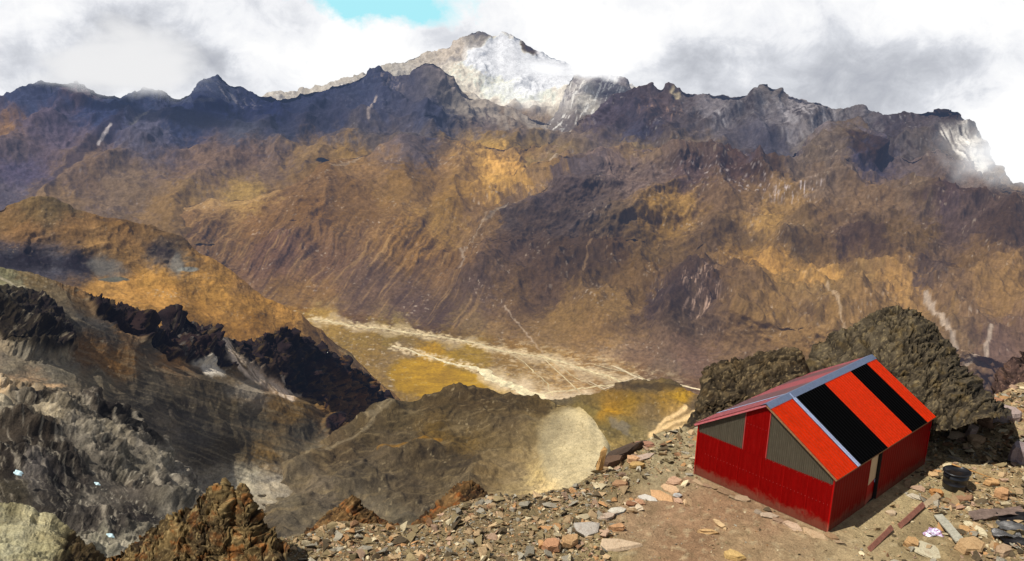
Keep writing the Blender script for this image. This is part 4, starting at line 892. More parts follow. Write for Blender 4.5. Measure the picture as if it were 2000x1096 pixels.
o = np_mesh('scree', np.vstack(Vs), np.vstack(Fs), M_stone, np.clip(np.vstack(Cs)*AG, .01, .9), smooth=False)
tag(o, 'loose broken stones and gravel spread over the ridge around the hut', 'scree', kind='stuff')

def stone_mat(name, var=.3):
    m, t, N, L = nt(name)
    oi = N.new('ShaderNodeObjectInfo'); geo = N.new('ShaderNodeNewGeometry')
    n1 = noise(N, L, geo.outputs['Position'], 26, 6, .7); n2 = noise(N, L, geo.outputs['Position'], 5, 4, .6, .6)
    c = mixc(N, L, 'MULTIPLY', 1., oi.outputs['Color'], ramp(N, L, n1, [(.3, 1-var), (.7, 1+var)]))
    c = mixc(N, L, 'MIX', ramp(N, L, n2, [(.55, 0.), (.75, .5)]), c, srgb(150, 98, 52, .6))
    b = N.new('ShaderNodeBsdfPrincipled'); b.inputs['Roughness'].default_value = .93; b.inputs['Specular IOR Level'].default_value = .15; L.new(c, b.inputs['Base Color'])
    bu = N.new('ShaderNodeBump'); bu.inputs['Strength'].default_value = .7; bu.inputs['Distance'].default_value = .03; L.new(M_(N, L, 'MULTIPLY_ADD', n2, 2., n1), bu.inputs['Height']); L.new(bu.outputs[0], b.inputs['Normal'])
    ou = N.new('ShaderNodeOutputMaterial'); L.new(b.outputs[0], ou.inputs[0]); return m
M_st = stone_mat('stone')
pm = []
for k, (PV, PF) in enumerate(protos):
    me = bpy.data.meshes.new('stone'); me.from_pydata(PV.tolist(), [], PF.tolist()); me.materials.append(M_st); pm.append(me)
def put_stone(me, loc, rot, sc3, col, label, group=None, name='stone', cat='stone'):
    o = bpy.data.objects.new(name, me); COL.objects.link(o); o.location = loc; o.rotation_mode = 'QUATERNION'; o.rotation_quaternion = rot
    o.scale = sc3; o.color = (*[float(c)*AG for c in col], 1); return tag(o, label, cat, group)
names_c = ['tan', 'orange', 'rust brown', 'grey', 'olive', 'dark brown', 'pale cream', 'pinkish']
for i in sorted(big):
    q = Matrix(R[i].tolist()).to_quaternion(); s = float(size[i])
    reg = ('in the scree on the left part of the ridge' if px[i] < 900 else 'in the scree between the ridge edge and the dirt patch' if px[i] < 1340 else 'on the gravel right of the hut' if px[i] > 1640 else 'near the front of the hut')
    nm = names_c[ci[i]]
    put_stone(pm[pi_[i]], (float(x[i]), float(y[i]), float(z[i])+s*.08), q, (s, s, s), cc[i], f'{nm} angular stone lying {reg}', f'{nm} stones {reg}')

def slab_mesh(seed, outline, th, rough=.1):
    """a flat broken slab: ragged outline, bevelled rim, uneven top"""
    r = random.Random(seed); bm = bmesh.new(); n_ = len(outline)
    def ring(s_, z_): return [bm.verts.new((x_*s_+r.uniform(-rough, rough)*.4, y_*s_+r.uniform(-rough, rough)*.4, z_+r.uniform(-rough, rough)*th)) for x_, y_ in outline]
    R_ = [ring(.93, 0), ring(1., th*.3), ring(.97, th*.8), ring(.86, th)]
    for a, b in zip(R_[:-1], R_[1:]):
        for i in range(n_): bm.faces.new((a[i], a[(i+1) % n_], b[(i+1) % n_], b[i]))
    for rg_, s_ in ((R_[0], -1), (R_[-1], 1)):
        c = bm.verts.new((sum(v.co.x for v in rg_)/n_, sum(v.co.y for v in rg_)/n_, sum(v.co.z for v in rg_)/n_+r.uniform(0, .12)*th*s_))
        for i in range(n_): bm.faces.new((rg_[i], rg_[(i+1) % n_], c))
    bmesh.ops.triangulate(bm, faces=bm.faces[:]); bmesh.ops.recalc_face_normals(bm, faces=bm.faces[:])
    me = bpy.data.meshes.new('slab'); bm.to_mesh(me); bm.free(); me.materials.append(M_st); return me
def rag(n_, seed, ax=1., ay=.65, tri=0.):
    r = random.Random(seed); o = []
    for i in range(n_):
        a = 2*PI*i/n_+r.uniform(-.22, .22); q = r.uniform(.74, 1.1)*(1+tri*math.cos(3*a)); o.append((ax*q*math.cos(a)*.5, ay*q*math.sin(a)*.5))
    return o
def slab(px_, py_, w, d_, th, az, tilt, roll, col, label, seed, name='flat_stone', tri=0., dz=0., group=None, n_=6):
    x_, y_, _ = at_z(px_, py_, HZ); z_ = float(gz(x_, y_))
    q = Quaternion((0, 0, 1), math.radians(az)) @ Quaternion((0, 1, 0), math.radians(roll)) @ Quaternion((1, 0, 0), math.radians(tilt))
    m_ = sum(col)/3; col = tuple(m_*.28+c*.72 for c in col)
    return put_stone(slab_mesh(seed, rag(n_, seed, w, d_, tri), th), (float(x_), float(y_), z_+dz-.01), q, (1, 1, 1), lin(col), label, group, name, 'rock')
slab(1203,1064,1.35,.75,.13,8,6,-3,(196,164,124),'large flat triangular tan slab at the left edge of the dirt patch',1,tri=.22)
slab(1146,1036,1.05,.8,.12,30,14,4,(178,166,148),'broad pale grey slab left of the orange block and above the triangular slab',2)
slab(1205,1032,.55,.3,.22,5,4,0,(196,138,84),'small orange block between the grey slab and the dirt patch',3)
slab(1185,1008,.8,.35,.12,35,10,0,(188,160,132),'pinkish slab at the upper left corner of the dirt patch',4)
slab(1205,998,.75,.3,.1,12,12,0,(196,186,162),'pale narrow slab bordering the dirt patch, above the pinkish one',5)
slab(1237,985,.75,.4,.1,-35,18,0,(204,178,138),'cream slab leaning in the border row of the dirt patch',6)
slab(1250,978,.5,.3,.1,-20,20,10,(186,130,88),'small brown slab in the border row, beside the cream slab',7)
slab(1262,968,.8,.4,.1,-28,10,0,(196,186,168),'light grey slab in the border row of the dirt patch',8)
slab(1292,968,1.15,.45,.12,-38,24,10,(206,150,92),'long orange slab leaning at the top of the border row',9)
slab(1308,955,.9,.45,.1,-30,12,0,(206,160,110),'peach slab at the top of the border row, nearest the hut',10)
slab(1342,982,.6,.42,.12,60,35,10,(206,164,110),'tan pointed slab at the right end of the border row',11)
slab(1326,978,.4,.25,.1,-40,15,0,(186,140,104),'small brown wedge left of the tan pointed slab',12)
slab(1322,968,.35,.25,.1,0,15,0,(170,168,160),'small bluish grey stone among the border slabs',13)
slab(1316,942,.7,.5,.14,20,6,0,(196,148,108),'rounded pink slab near the left corner of the hut',14)
slab(1262,873,.95,.4,.16,-10,8,0,(168,112,82),'flat reddish slab behind the gravel, right of the dark tilted slab',15)
slab(1258,896,1.25,.35,.1,38,16,0,(190,160,134),'long pinkish grey slab below the flat reddish slab',16)
slab(1235,900,.6,.45,.2,0,8,0,(206,150,96),'orange block left of the long pinkish slab',17)
slab(1243,914,.7,.4,.2,10,8,0,(196,150,76),'ochre stone just below the orange block near the ridge edge',18)
slab(1232,985,.45,.3,.16,0,10,0,(150,96,60),'dark rust stone above the border row',19)
slab(1210,950,.6,.35,.18,10,8,0,(170,120,76),'brown stone midway between the ridge edge and the border row',20)
slab(1382,1040,.75,.16,.12,-8,4,0,(200,152,88),'thin ochre slab lying across the dirt patch',21)
slab(1405,1026,.75,.26,.14,-62,6,0,(208,168,110),'cream slab crossing the thin ochre slab in the dirt patch',22)
slab(1432,1088,.75,.4,.2,-20,10,4,(206,162,84),'ochre wedge at the bottom edge of the dirt patch',23)
slab(1075,1075,.6,.5,.3,20,8,0,(196,132,84),'orange brown block left of the triangular slab',24)
slab(1110,1062,.7,.5,.3,50,16,0,(196,146,88),'tan block with a dark shaded foot left of the grey slab',25)
slab(1168,924,.32,.24,1.0,20,8,6,(196,142,70),'thin upright ochre shard standing on the ridge edge',26,name='rock_shard')
slab(1213,890,2.6,.45,.42,39,10,-4,(84,66,52),'long dark slab tilted up along the ridge edge beside the pale moraine',27,n_=12)
slab(1195,903,1.4,.4,.35,36,14,0,(112,82,60),'brown slab lying against the lower end of the long dark slab',28)
slab(1955,834,1.7,.9,.62,-12,8,4,(168,142,130),'big rounded purplish grey boulder right of the hut near the top right',29,name='boulder',n_=10)
slab(1988,914,1.0,.8,.7,10,6,0,(140,120,118),'purple grey boulder at the right edge above the metal sheets',30,name='boulder',n_=10)
slab(1924,838,.95,.4,.45,-60,30,0,(150,106,72),'rust shard leaning against the purplish grey boulder',31)
slab(1893,845,1.1,.45,.4,55,20,0,(184,150,126),'pinkish slab left of the rust shard',32)
slab(1862,798,1.3,.25,.62,22,50,0,(66,50,44),'black shaded slab propped at the foot of the big crag',33)
slab(1930,795,1.6,.5,.3,12,24,0,(172,112,72),'orange brown slab below the right foot of the big crag',34)
slab(1870,848,.9,.5,.2,10,12,0,(210,172,124),'peach slab on the gravel behind the black tub',35)
slab(1905,862,.7,.5,.3,-10,10,0,(206,160,108),'light orange block right of the peach slab',36)
slab(1935,949,.75,.4,.2,5,8,0,(206,150,84),'ochre block lying under the end of the wooden pole',37)
slab(1953,968,.6,.55,.35,0,10,0,(198,140,84),'orange pyramid shaped stone right of the tub',38)
slab(1829,966,.55,.3,.24,-15,8,0,(196,128,60),'orange stone in front of the black tub',39)
slab(1880,975,.9,.35,.18,20,10,0,(160,110,72),'brown slab right below the black tub',40)
slab(1822,928,.5,.3,.12,0,8,0,(206,160,100),'tan stone between the hut and the tub',41)
slab(1878,992,.7,.2,.12,25,8,0,(178,130,96),'narrow pink brown sliver below the tub',42)
slab(1905,1030,1.1,.3,.1,-68,38,0,(196,180,136),'tall pale slab leaning in the rubble at lower right',43)
slab(1893,1032,.9,.3,.12,-50,30,0,(186,136,76),'ochre slab leaning beside the tall pale slab',44)
slab(1890,1070,1.2,.8,.35,10,12,0,(190,146,90),'broad tan rock at the bottom right below the leaning slabs',45)
slab(1780,1058,.5,.45,.3,0,20,0,(190,140,80),'ochre block beside the flat pale slab at the bottom',46)
slab(1815,1070,1.4,.9,.1,-25,8,4,(186,172,134),'large flat pale slab at the bottom right below the crumpled bag',47)
slab(1740,1000,.0001+.5,.3,.1,0,6,0,(190,160,120),'small tan slab by the fallen plank',48)
slab(1956,1082,.8,.5,.25,30,10,0,(176,140,100),'tan rock in the bottom right corner',49)
slab(1790,972,.8,.3,.08,-30,6,0,(186,170,140),'pale flat slab left of the orange stone by the tub',50)
i = 60
for (a, b, w_, c_) in ((1345,938,.6,(196,150,104)),(1364,944,.75,(206,166,116)),(1382,951,.5,(182,140,100)),(1395,953,.55,(204,160,106)),(1414,962,.7,(192,146,98)),(1432,973,.5,(198,160,110)),(1450,975,.85,(208,170,124)),
                       (1484,1002,.45,(198,170,136)),(1500,1008,.85,(206,176,140)),(1520,1018,.6,(176,136,100)),(1548,1028,1.0,(206,168,130)),(1592,1045,1.1,(206,166,116)),(1625,1048,.7,(200,150,96)),(1638,1060,.45,(206,166,116))):
    f_ = random.uniform(.72, .95); c_ = tuple(q*f_ for q in c_)
    slab(a, b, w_*.85, w_*.4, .09, -28+random.uniform(-25, 25), 6, 3, c_, 'flat stone in the row laid along the gable wall of the hut', i, group='stones along the foot of the gable wall', n_=5); i += 1

# ------------------------------------------------------------------ the hut
hut = empty('mountain_hut', (float(HB[0]), float(HB[1]), HZ), YAW)
tag(hut, 'red corrugated metal hut with striped red and black gabled roof, on the bare ridge', 'hut')
def paint_mat(name, col, rough=.45, rib=0., axis=0, dirt=.35, spec=.35, pitch=.09, wear=(.25,.2,.16)):
    m, t, N, L = nt(name)
    tc = N.new('ShaderNodeTexCoord'); n1 = noise(N, L, tc.outputs['Object'], 3.5, 6, .65, .6); n2 = noise(N, L, tc.outputs['Object'], 38, 4, .6)
    mp = N.new('ShaderNodeMapping'); mp.inputs['Scale'].default_value = (9, 9, .7); L.new(tc.outputs['Object'], mp.inputs[0]); n3 = noise(N, L, mp.outputs[0], 1.6, 5, .6)
    c = mixc(N, L, 'MULTIPLY', 1., tuple(col), ramp(N, L, n1, [(.3, .9), (.7, 1.08)]))
    c = mixc(N, L, 'MULTIPLY', 1., c, ramp(N, L, n3, [(.3, .86), (.7, 1.1)]))
    c = mixc(N, L, 'MIX', M_(N, L, 'MULTIPLY', ramp(N, L, n2, [(.62, 0.), (.8, 1.)]), dirt*.4), c, wear)
    sp_ = N.new('ShaderNodeSeparateXYZ'); L.new(tc.outputs['Object'], sp_.inputs[0])      # dust thrown up along the foot of the walls
    hh = M_(N, L, 'MULTIPLY_ADD', n1, -.9, M_(N, L, 'ADD', sp_.outputs['Z'], .30))
    c = mixc(N, L, 'MIX', M_(N, L, 'MULTIPLY', ramp(N, L, hh, [(.0, 1.), (.28, 0.)]), dirt*1.3, clamp=True), c, (.30, .20, .12))
    fade = M_(N, L, 'MULTIPLY', ramp(N, L, n3, [(.55, 0.), (.75, 1.)]), dirt*.35)
    c = mixc(N, L, 'MIX', fade, c, mixc(N, L, 'ADD', 1., c, (.06, .03, .025)))
    b = N.new('ShaderNodeBsdfPrincipled'); b.inputs['Roughness'].default_value = rough; b.inputs['Specular IOR Level'].default_value = spec; L.new(c, b.inputs['Base Color'])
    bu = N.new('ShaderNodeBump'); bu.inputs['Strength'].default_value = .08; bu.inputs['Distance'].default_value = .01; L.new(n1, bu.inputs['Height']); L.new(bu.outputs[0], b.inputs['Normal'])
    ou = N.new('ShaderNodeOutputMaterial'); L.new(b.outputs[0], ou.inputs[0]); return m
M_red = paint_mat('red_wall_paint', (.37, .001, .001), .5, spec=.15)
M_roofr = paint_mat('orange_red_roof_paint', (.86, .045, .004), .45, spec=.12, dirt=.12, wear=(.5,.05,.01))
M_roofk = paint_mat('black_roof_paint', (.0022, .0021, .0022), .6, spec=.04, dirt=0., wear=(.01,.01,.01))
M_pink = paint_mat('roof_red_painted_sheen', (.50, .13, .14), .5)  # roof red with sun and sky sheen painted into it
M_darksheen = paint_mat('roof_black_painted_sheen', (.25, .12, .12), .5)  # black stripes paled by the same painted sheen
M_zinc = paint_mat('blue_grey_zinc', (.24, .30, .44), .45)
M_white = paint_mat('white_strip_paint', (.55, .62, .82), .5)
M_greyp = paint_mat('grey_corrugated_sheet', (.17, .145, .10), .65, spec=.12, wear=(.24,.19,.13))
M_wood = simple_mat('weathered_wood', srgb(150, 110, 75, .8), .8, .3, 14)
M_door = paint_mat('cream_door_panel', (.60, .42, .24), .6)
M_darkin = simple_mat('dark_floor', (.02, .018, .015), .9)
def quadstrip(bm, pts_a, pts_b):
    a = [bm.verts.new(p) for p in pts_a]; b = [bm.verts.new(p) for p in pts_b]
    for i in range(len(a)-1): bm.faces.new((a[i], a[i+1], b[i+1], b[i]))
def corr_wall(x0, y0, x1, y1, zb, zt, nx_, ny_, pitch=.085, amp=.009):
    """corrugated sheet between two plan points; zt may be a function of the distance along it; nx_,ny_ = outward"""
    bm = bmesh.new(); Ls = math.hypot(x1-x0, y1-y0); k = max(4, int(Ls/pitch*6)); A, B = [], []
    for i in range(k+1):
        s = Ls*i/k; w = amp*math.sin(2*PI*s/pitch); f = s/Ls
        px_, py_ = x0+(x1-x0)*f+nx_*w, y0+(y1-y0)*f+ny_*w
        zz = zt(s) if callable(zt) else zt; z0 = zb(s) if callable(zb) else zb
        A.append((px_, py_, z0)); B.append((px_, py_, zz))
    quadstrip(bm, A, B)
    r = bmesh.ops.solidify(bm, geom=bm.faces[:], thickness=.006)
    return bm
def box_bm(bm, c, s, rot=None):
    r = bmesh.ops.create_cube(bm, size=1.); 
    for v in r['verts']:
        v.co = Vector((v.co.x*s[0], v.co.y*s[1], v.co.z*s[2]))
        if rot: v.co = rot @ v.co
        v.co += Vector(c)
    return r['verts']
def roof_z(y): return HH+HR*(1-abs(y-HW/2)/(HW/2))
# gable facing the camera (local x = 0, y 0..HW ; y=HW is the far-left corner)
gw = bm_obj('gable_wall', corr_wall(0, 0, 0, HW, 0, HT, -1, 0, pitch=.19, amp=.0025), M_red, hut)
f0, f1 = HW*(1-.527), HW*(1-.357)
bm_obj('gable_panel', corr_wall(-.012, f0, -.012, f1, HT-.04, lambda s: roof_z(f0+s)-.03, -1, 0, pitch=.19, amp=.0025), M_red, hut)
g1 = bm_obj('gable_sheet', corr_wall(.004, 0, .004, f0, HT-.03, lambda s: roof_z(s)-.03, -1, 0, pitch=.075, amp=.011), M_greyp, hut); tag(g1, 'grey corrugated infill right of the red strip')
g2 = bm_obj('gable_sheet', corr_wall(.004, f1, .004, HW, HT-.03, lambda s: roof_z(f1+s)-.03, -1, 0, pitch=.075, amp=.011), M_greyp, hut); tag(g2, 'grey corrugated infill left of the red strip')
# seams and rivets of the gable wall
for k in range(1, 6):
    bm = bmesh.new(); y_ = HW*k/6; box_bm(bm, (-.013, y_, HT/2), (.008, .016, HT-.01)); bm_obj('seam', bm, M_red, gw)
def rivets(name, pts, nrm, parent, mat):
    bm = bmesh.new()
    for p in pts:
        r = bmesh.ops.create_icosphere(bm, subdivisions=1, radius=.0125, matrix=Matrix.Translation(p))
    return bm_obj(name, bm, mat, parent)
M_riv = paint_mat('galvanised_rivet', (.42, .05, .045), .4)
rivets('rivet_row', [(-.012, y_, .98) for y_ in np.arange(.12, HW-.3, .135)], None, gw, M_riv)
rivets('rivet_row', [(-.012, y_, HT-.06) for y_ in np.arange(.12, f0, .30)], None, gw, M_riv)
rivets('rivet_row', [(-.012, y_, HT+1.02) for y_ in np.arange(f0+.1, f1-.05, .12)], None, gw, M_riv)
# other walls
DX0, DX1, DZ = 2.70, 3.56, 1.98
bm_obj('side_wall', corr_wall(0, 0, DX0, 0, 0, HH-.02, 0, -1, pitch=.19, amp=.0025), M_red, hut)
bm_obj('side_wall', corr_wall(DX1, -.03, HL, -.03, 0, HH-.02, 0, -1, pitch=.19, amp=.0025), M_red, hut)
bm_obj('side_wall', corr_wall(0, HW, HL, HW, 0, HH-.02, 0, 1, pitch=.19, amp=.0025), M_red, hut)
bm_obj('back_wall', corr_wall(HL, 0, HL, HW, 0, lambda s: roof_z(s)-.03, 1, 0, pitch=.19, amp=.0025), M_red, hut)
bm = bmesh.new(); box_bm(bm, (-.004, -.004, HH/2-.01), (.05, .05, HH-.03)); bm_obj('corner_trim', bm, M_red, hut)
bm = bmesh.new(); box_bm(bm, (-.004, HW+.004, HH/2-.01), (.05, .05, HH-.03)); bm_obj('corner_trim', bm, M_red, hut)
bm = bmesh.new(); box_bm(bm, (HL+.004, -.030, HH/2-.01), (.05, .05, HH-.03)); bm_obj('corner_trim', bm, M_red, hut)
bm = bmesh.new(); box_bm(bm, (-.012, f0-.012, (HT+roof_z(f0))/2-.03), (.03, .03, roof_z(f0)-HT-.05)); bm_obj('trim_strip', bm, M_riv, hut)
bm = bmesh.new(); box_bm(bm, (-.012, f1+.012, (HT+roof_z(f1))/2-.03), (.03, .03, roof_z(f1)-HT-.05)); bm_obj('trim_strip', bm, M_riv, hut)
# door, ajar
bm = bmesh.new(); box_bm(bm, (DX0-.022, .05, DZ/2), (.04, .07, DZ)); box_bm(bm, (DX1-.0, .03, DZ/2), (.05, .11, DZ)); box_bm(bm, ((DX0+DX1)/2, .05, DZ+.03), (DX1-DX0-.06, .06, .06)); bm_obj('door_frame', bm, M_darkin, hut)
dr = empty('door', (DX0+.01, .012, 0), math.radians(7.5)); dr.parent = hut
dw = DX1-DX0-.05
bm = bmesh.new(); box_bm(bm, (dw/2, 0, .95), (dw, .04, 1.88)); bm_obj('door_leaf', bm, M_red, dr)
bm = bmesh.new(); box_bm(bm, (dw/2, -.026, 1.34), (dw-.02, .012, 1.06)); bm_obj('door_panel', bm, M_door, dr)
bm = bmesh.new(); box_bm(bm, (dw-.06, -.035, .72), (.03, .03, .12)); bm_obj('handle', bm, M_zinc, dr)
bm = bmesh.new(); box_bm(bm, (HL/2, HW/2, .015), (HL-.05, HW-.05, .03)); bm_obj('floor', bm, M_darkin, hut)
# roof sheets
OV, OE = .14, .13
sl = HR/(HW/2)
cuts = [(-OV/HL, .170, 'r', 'red stripe at the front end'), (.170, .196, 'w', 'narrow white strip'), (.196, .467, 'k', 'black stripe nearest the front'), (.467, .733, 'r', 'middle red stripe'), (.733, .914, 'k', 'black stripe nearest the back'), (.914, 1+OV/HL, 'r', 'red stripe at the back end')]
def roof_sheet(a, b, side, mat, label):
    bm = bmesh.new(); pitch = .17; amp = .009 if mat is not M_white else .004
    x0, x1 = a*HL, b*HL; k = max(4, int((x1-x0)/pitch*6)); A, B = [], []
    n_ = Vector((0, -sl, 1)).normalized() if side == 0 else Vector((0, sl, 1)).normalized()
    lift = .03+(.016 if mat is M_white else 0)
    for i in range(k+1):
        x_ = x0+(x1-x0)*i/k; w = amp*math.sin(2*PI*x_/pitch)+lift
        ye = -OE if side == 0 else HW+OE
        pe = Vector((x_, ye, HH-OE*sl))+n_*w; pr = Vector((x_, HW/2, HH+HR))+n_*w
        A.append(pe); B.append(pr)
    quadstrip(bm, A, B); bmesh.ops.solidify(bm, geom=bm.faces[:], thickness=.006)
    o = bm_obj('roof_sheet', bm, mat, hut); tag(o, label); return o
mats = ({'r': M_roofr, 'w': M_white, 'k': M_roofk}, {'r': M_pink, 'w': M_white, 'k': M_darksheen})
for side, wd in ((0, 'right'), (1, 'left')):
    for a, b, c_, lb in cuts:
        roof_sheet(a, b, side, mats[side][c_], f"{'painted-sheen pink ' if side and c_=='r' else 'painted-sheen dark ' if side and c_=='k' else ''}{lb} of the {wd} slope")
bm = bmesh.new()
for i in range(2):
    sgn = -1 if i == 0 else 1
    n_ = Vector((0, sgn*sl, 1)).normalized(); dn = Vector((0, sgn, -sl)).normalized()
    for k in range(6):
        xa = -OV-.02+(HL+2*OV+.04)*k/6; xb = -OV-.02+(HL+2*OV+.04)*(k+1)/6+.03
        lift = .048+.002*(k % 2)
        top = [Vector((xa, HW/2, HH+HR))+Vector((0, 0, lift*1.1)), Vector((xb, HW/2, HH+HR))+Vector((0, 0, lift*1.1))]
        fs = [bm.verts.new(p) for p in (top[0], top[1], top[1]+dn*.24-n_*.0, top[0]+dn*.24)]
        bm.faces.new(fs)
bmesh.ops.solidify(bm, geom=bm.faces[:], thickness=.004)
bm_obj('ridge_cap', bm, M_zinc, hut)
for x_ in (-OV+.03, HL+OV-.03):
    for sgn in (-1, 1):
        bm = bmesh.new(); Ln = math.hypot(HW/2+OE, (HW/2+OE)*sl)
        rot = Matrix.Rotation(math.atan(sl)*-sgn, 3, 'X')
        yc = HW/2+sgn*(HW/2+OE)/2; box_bm(bm, (x_, yc, HH+HR-(HW/2+OE)*sl/2-.025), (.035, Ln-.02, .07), rot); bm_obj('barge_board', bm, M_wood if sgn < 0 else M_pink, hut)
for y_ in (-OE+.03, HW+OE-.03):
    bm = bmesh.new(); box_bm(bm, (HL/2, y_, HH-OE*sl-.022), (HL+2*OV-.09, .035, .06)); bm_obj('eaves_board', bm, M_wood, hut)

# ------------------------------------------------------------------ things lying about the hut
def gp(px_, py_, dz=0.):
    x_, y_, _ = at_z(px_, py_, HZ); return Vector((float(x_), float(y_), float(gz(x_, y_))+dz))
M_blk = simple_mat('black_plastic', (.012, .012, .014), .32, .3, 6, .3, .5)
tub = empty('plastic_tub', gp(1864, 950), .4); tag(tub, 'black ribbed open plastic tub standing on gravel right of the hut', 'tub')
def lathe(prof, seg=40, sx=1., sy=1.):
    bm = bmesh.new(); rings = []
    for r_, z_ in prof: rings.append([bm.verts.new((r_*math.cos(2*PI*k/seg)*sx, r_*math.sin(2*PI*k/seg)*sy, z_)) for k in range(seg)])
    for a, b in zip(rings[:-1], rings[1:]):
        for k in range(seg): bm.faces.new((a[k], a[(k+1) % seg], b[(k+1) % seg], b[k]))
    bm.faces.new(rings[0]); bm.faces.new(rings[-1])
    return bm
prof = [(.38, 0), (.41, .01), (.425, .05), (.43, .22), (.445, .235), (.445, .255), (.432, .27), (.44, .48), (.455, .495), (.455, .515), (.442, .53), (.45, .70), (.41, .70), (.39, .20), (.05, .18)]
bm_obj('body', lathe(prof, 44, 1.06, .94), M_blk, tub, smooth=True)
bm_obj('rim', lathe([(.43, .66), (.49, .67), (.50, .71), (.47, .73), (.41, .725), (.405, .69), (.43, .66)][:-1], 44, 1.06, .94), M_blk, tub, smooth=True)
for s_ in (-1, 1):
    bm = bmesh.new(); box_bm(bm, (s_*.52, 0, .60), (.05, .20, .05)); box_bm(bm, (s_*.50, .09, .64), (.05, .03, .10)); box_bm(bm, (s_*.50, -.09, .64), (.05, .03, .10)); bm_obj('handle', bm, M_blk, tub)
def stick(name, label, cat, p0, p1, r_, mat, seed=1, flat=1.):
    r = random.Random(seed); d = p1-p0; Ln = d.length; bm = bmesh.new(); seg = 10; rings = []
    for i in range(9):
        t_ = i/8; rr = r_*(1-.25*t_)*r.uniform(.92, 1.08); ox, oy = r.uniform(-.3, .3)*r_, r.uniform(-.3, .3)*r_
        rings.append([bm.verts.new((ox+rr*math.cos(2*PI*k/seg), oy+flat*rr*math.sin(2*PI*k/seg), Ln*t_)) for k in range(seg)])
    for a, b in zip(rings[:-1], rings[1:]):
        for k in range(seg): bm.faces.new((a[k], a[(k+1) % seg], b[(k+1) % seg], b[k]))
    bm.faces.new(rings[0]); bm.faces.new(rings[-1])
    o = bm_obj(name, bm, mat, smooth=True); o.location = p0; o.rotation_mode = 'QUATERNION'; o.rotation_quaternion = d.to_track_quat('Z', 'Y'); return tag(o, label, cat)
M_pole = simple_mat('peeled_wood', srgb(215, 160, 95, .75), .7, .2, 20)
a_ = gp(1853, 938, .76); b_ = gp(1932, 950, .30)
stick('wooden_pole', 'thin yellow wooden pole resting across the rim of the black tub', 'pole', a_+Vector((-.05, -.1, 0)), b_, .028, M_pole, 3)
def plank(label, p0, p1, w_, th, mat, roll=0., name='plank', cat='plank', seed=1):
    r = random.Random(seed); d = p1-p0; Ln = d.length; bm = bmesh.new(); n_ = 8; A = []
    for i in range(n_+1):
        t_ = i/n_; e = r.uniform(-.02, .02) if 0 < i < n_ else r.uniform(-.03, .03); ww = w_*(1+r.uniform(-.06, .06)); bz = math.sin(t_*PI)*.01
        A.append([bm.verts.new((Ln*t_+(e if i in (0, n_) else 0), sy*ww/2, sz*th/2+bz)) for sy, sz in ((-1, -1), (1, -1), (1, 1), (-1, 1))])
    for a, b in zip(A[:-1], A[1:]):
        for k in range(4): bm.faces.new((a[k], a[(k+1) % 4], b[(k+1) % 4], b[k]))
    bm.faces.new(A[0]); bm.faces.new(A[-1])
    o = bm_obj(name, bm, mat); o.location = p0; o.rotation_mode = 'QUATERNION'
    o.rotation_quaternion = d.to_track_quat('X', 'Z') @ Quaternion((1, 0, 0), math.radians(roll)); return tag(o, label, cat)
M_plk = simple_mat('reddish_plank', srgb(165, 110, 90, .7), .8, .3, 12); M_plg = simple_mat('grey_plank', srgb(190, 185, 165, .7), .8, .3, 12); M_plt = simple_mat('tan_plank', srgb(195, 170, 135, .7), .8, .25, 12)
plank('short dark red plank lying on gravel nearest the front corner of the hut', gp(1698, 1072, .05), gp(1742, 1032, .16), .16, .05, M_plk, 50, seed=1)
plank('reddish brown plank propped edgewise between the other planks', gp(1756, 1026, .06), gp(1802, 992, .16), .17, .05, M_plk, 50, seed=2)
plank('pinkish tan plank at the upper end of the line of planks', gp(1804, 990, .06), gp(1832, 972, .14), .20, .05, M_plt, 30, seed=3)
plank('long pale greenish board lying beside the crumpled bag', gp(1832, 1010, .16), gp(1874, 1066, .22), .30, .06, M_plg, 12, seed=4)
# crumpled plastic bag
r = random.Random(5); bm = bmesh.new(); bmesh.ops.create_icosphere(bm, subdivisions=3, radius=.2)
for v_ in bm.verts:
    c = v_.co.copy(); k = 1+.35*math.sin(c.x*23+c.y*11)+.25*math.sin(c.z*31+c.x*17)+r.uniform(-.1, .1); v_.co = Vector((c.x*k*1.2, c.y*k, max(-.05, c.z*k*.55)))
m, t_, N, L = nt('litter_plastic'); tc = N.new('ShaderNodeTexCoord'); n1 = noise(N, L, tc.outputs['Object'], 7, 3, .6, 1.)
cr = N.new('ShaderNodeValToRGB'); L.new(n1, cr.inputs[0]); e = cr.color_ramp.elements; e.new(.5)
for k, (p_, c_) in enumerate(((.42, (.75, .73, .80)), (.52, (.42, .30, .50)), (.6, (.30, .12, .14)))): e[k].position = p_; e[k].color = (*c_, 1)
b = N.new('ShaderNodeBsdfPrincipled'); b.inputs['Roughness'].default_value = .35; L.new(cr.outputs[0], b.inputs['Base Color']); ou = N.new('ShaderNodeOutputMaterial'); L.new(b.outputs[0], ou.inputs[0])
o = bm_obj('crumpled_bag', bm, m); o.location = gp(1824, 1040, .08); tag(o, 'crumpled white and purple plastic bag among the stones', 'bag')
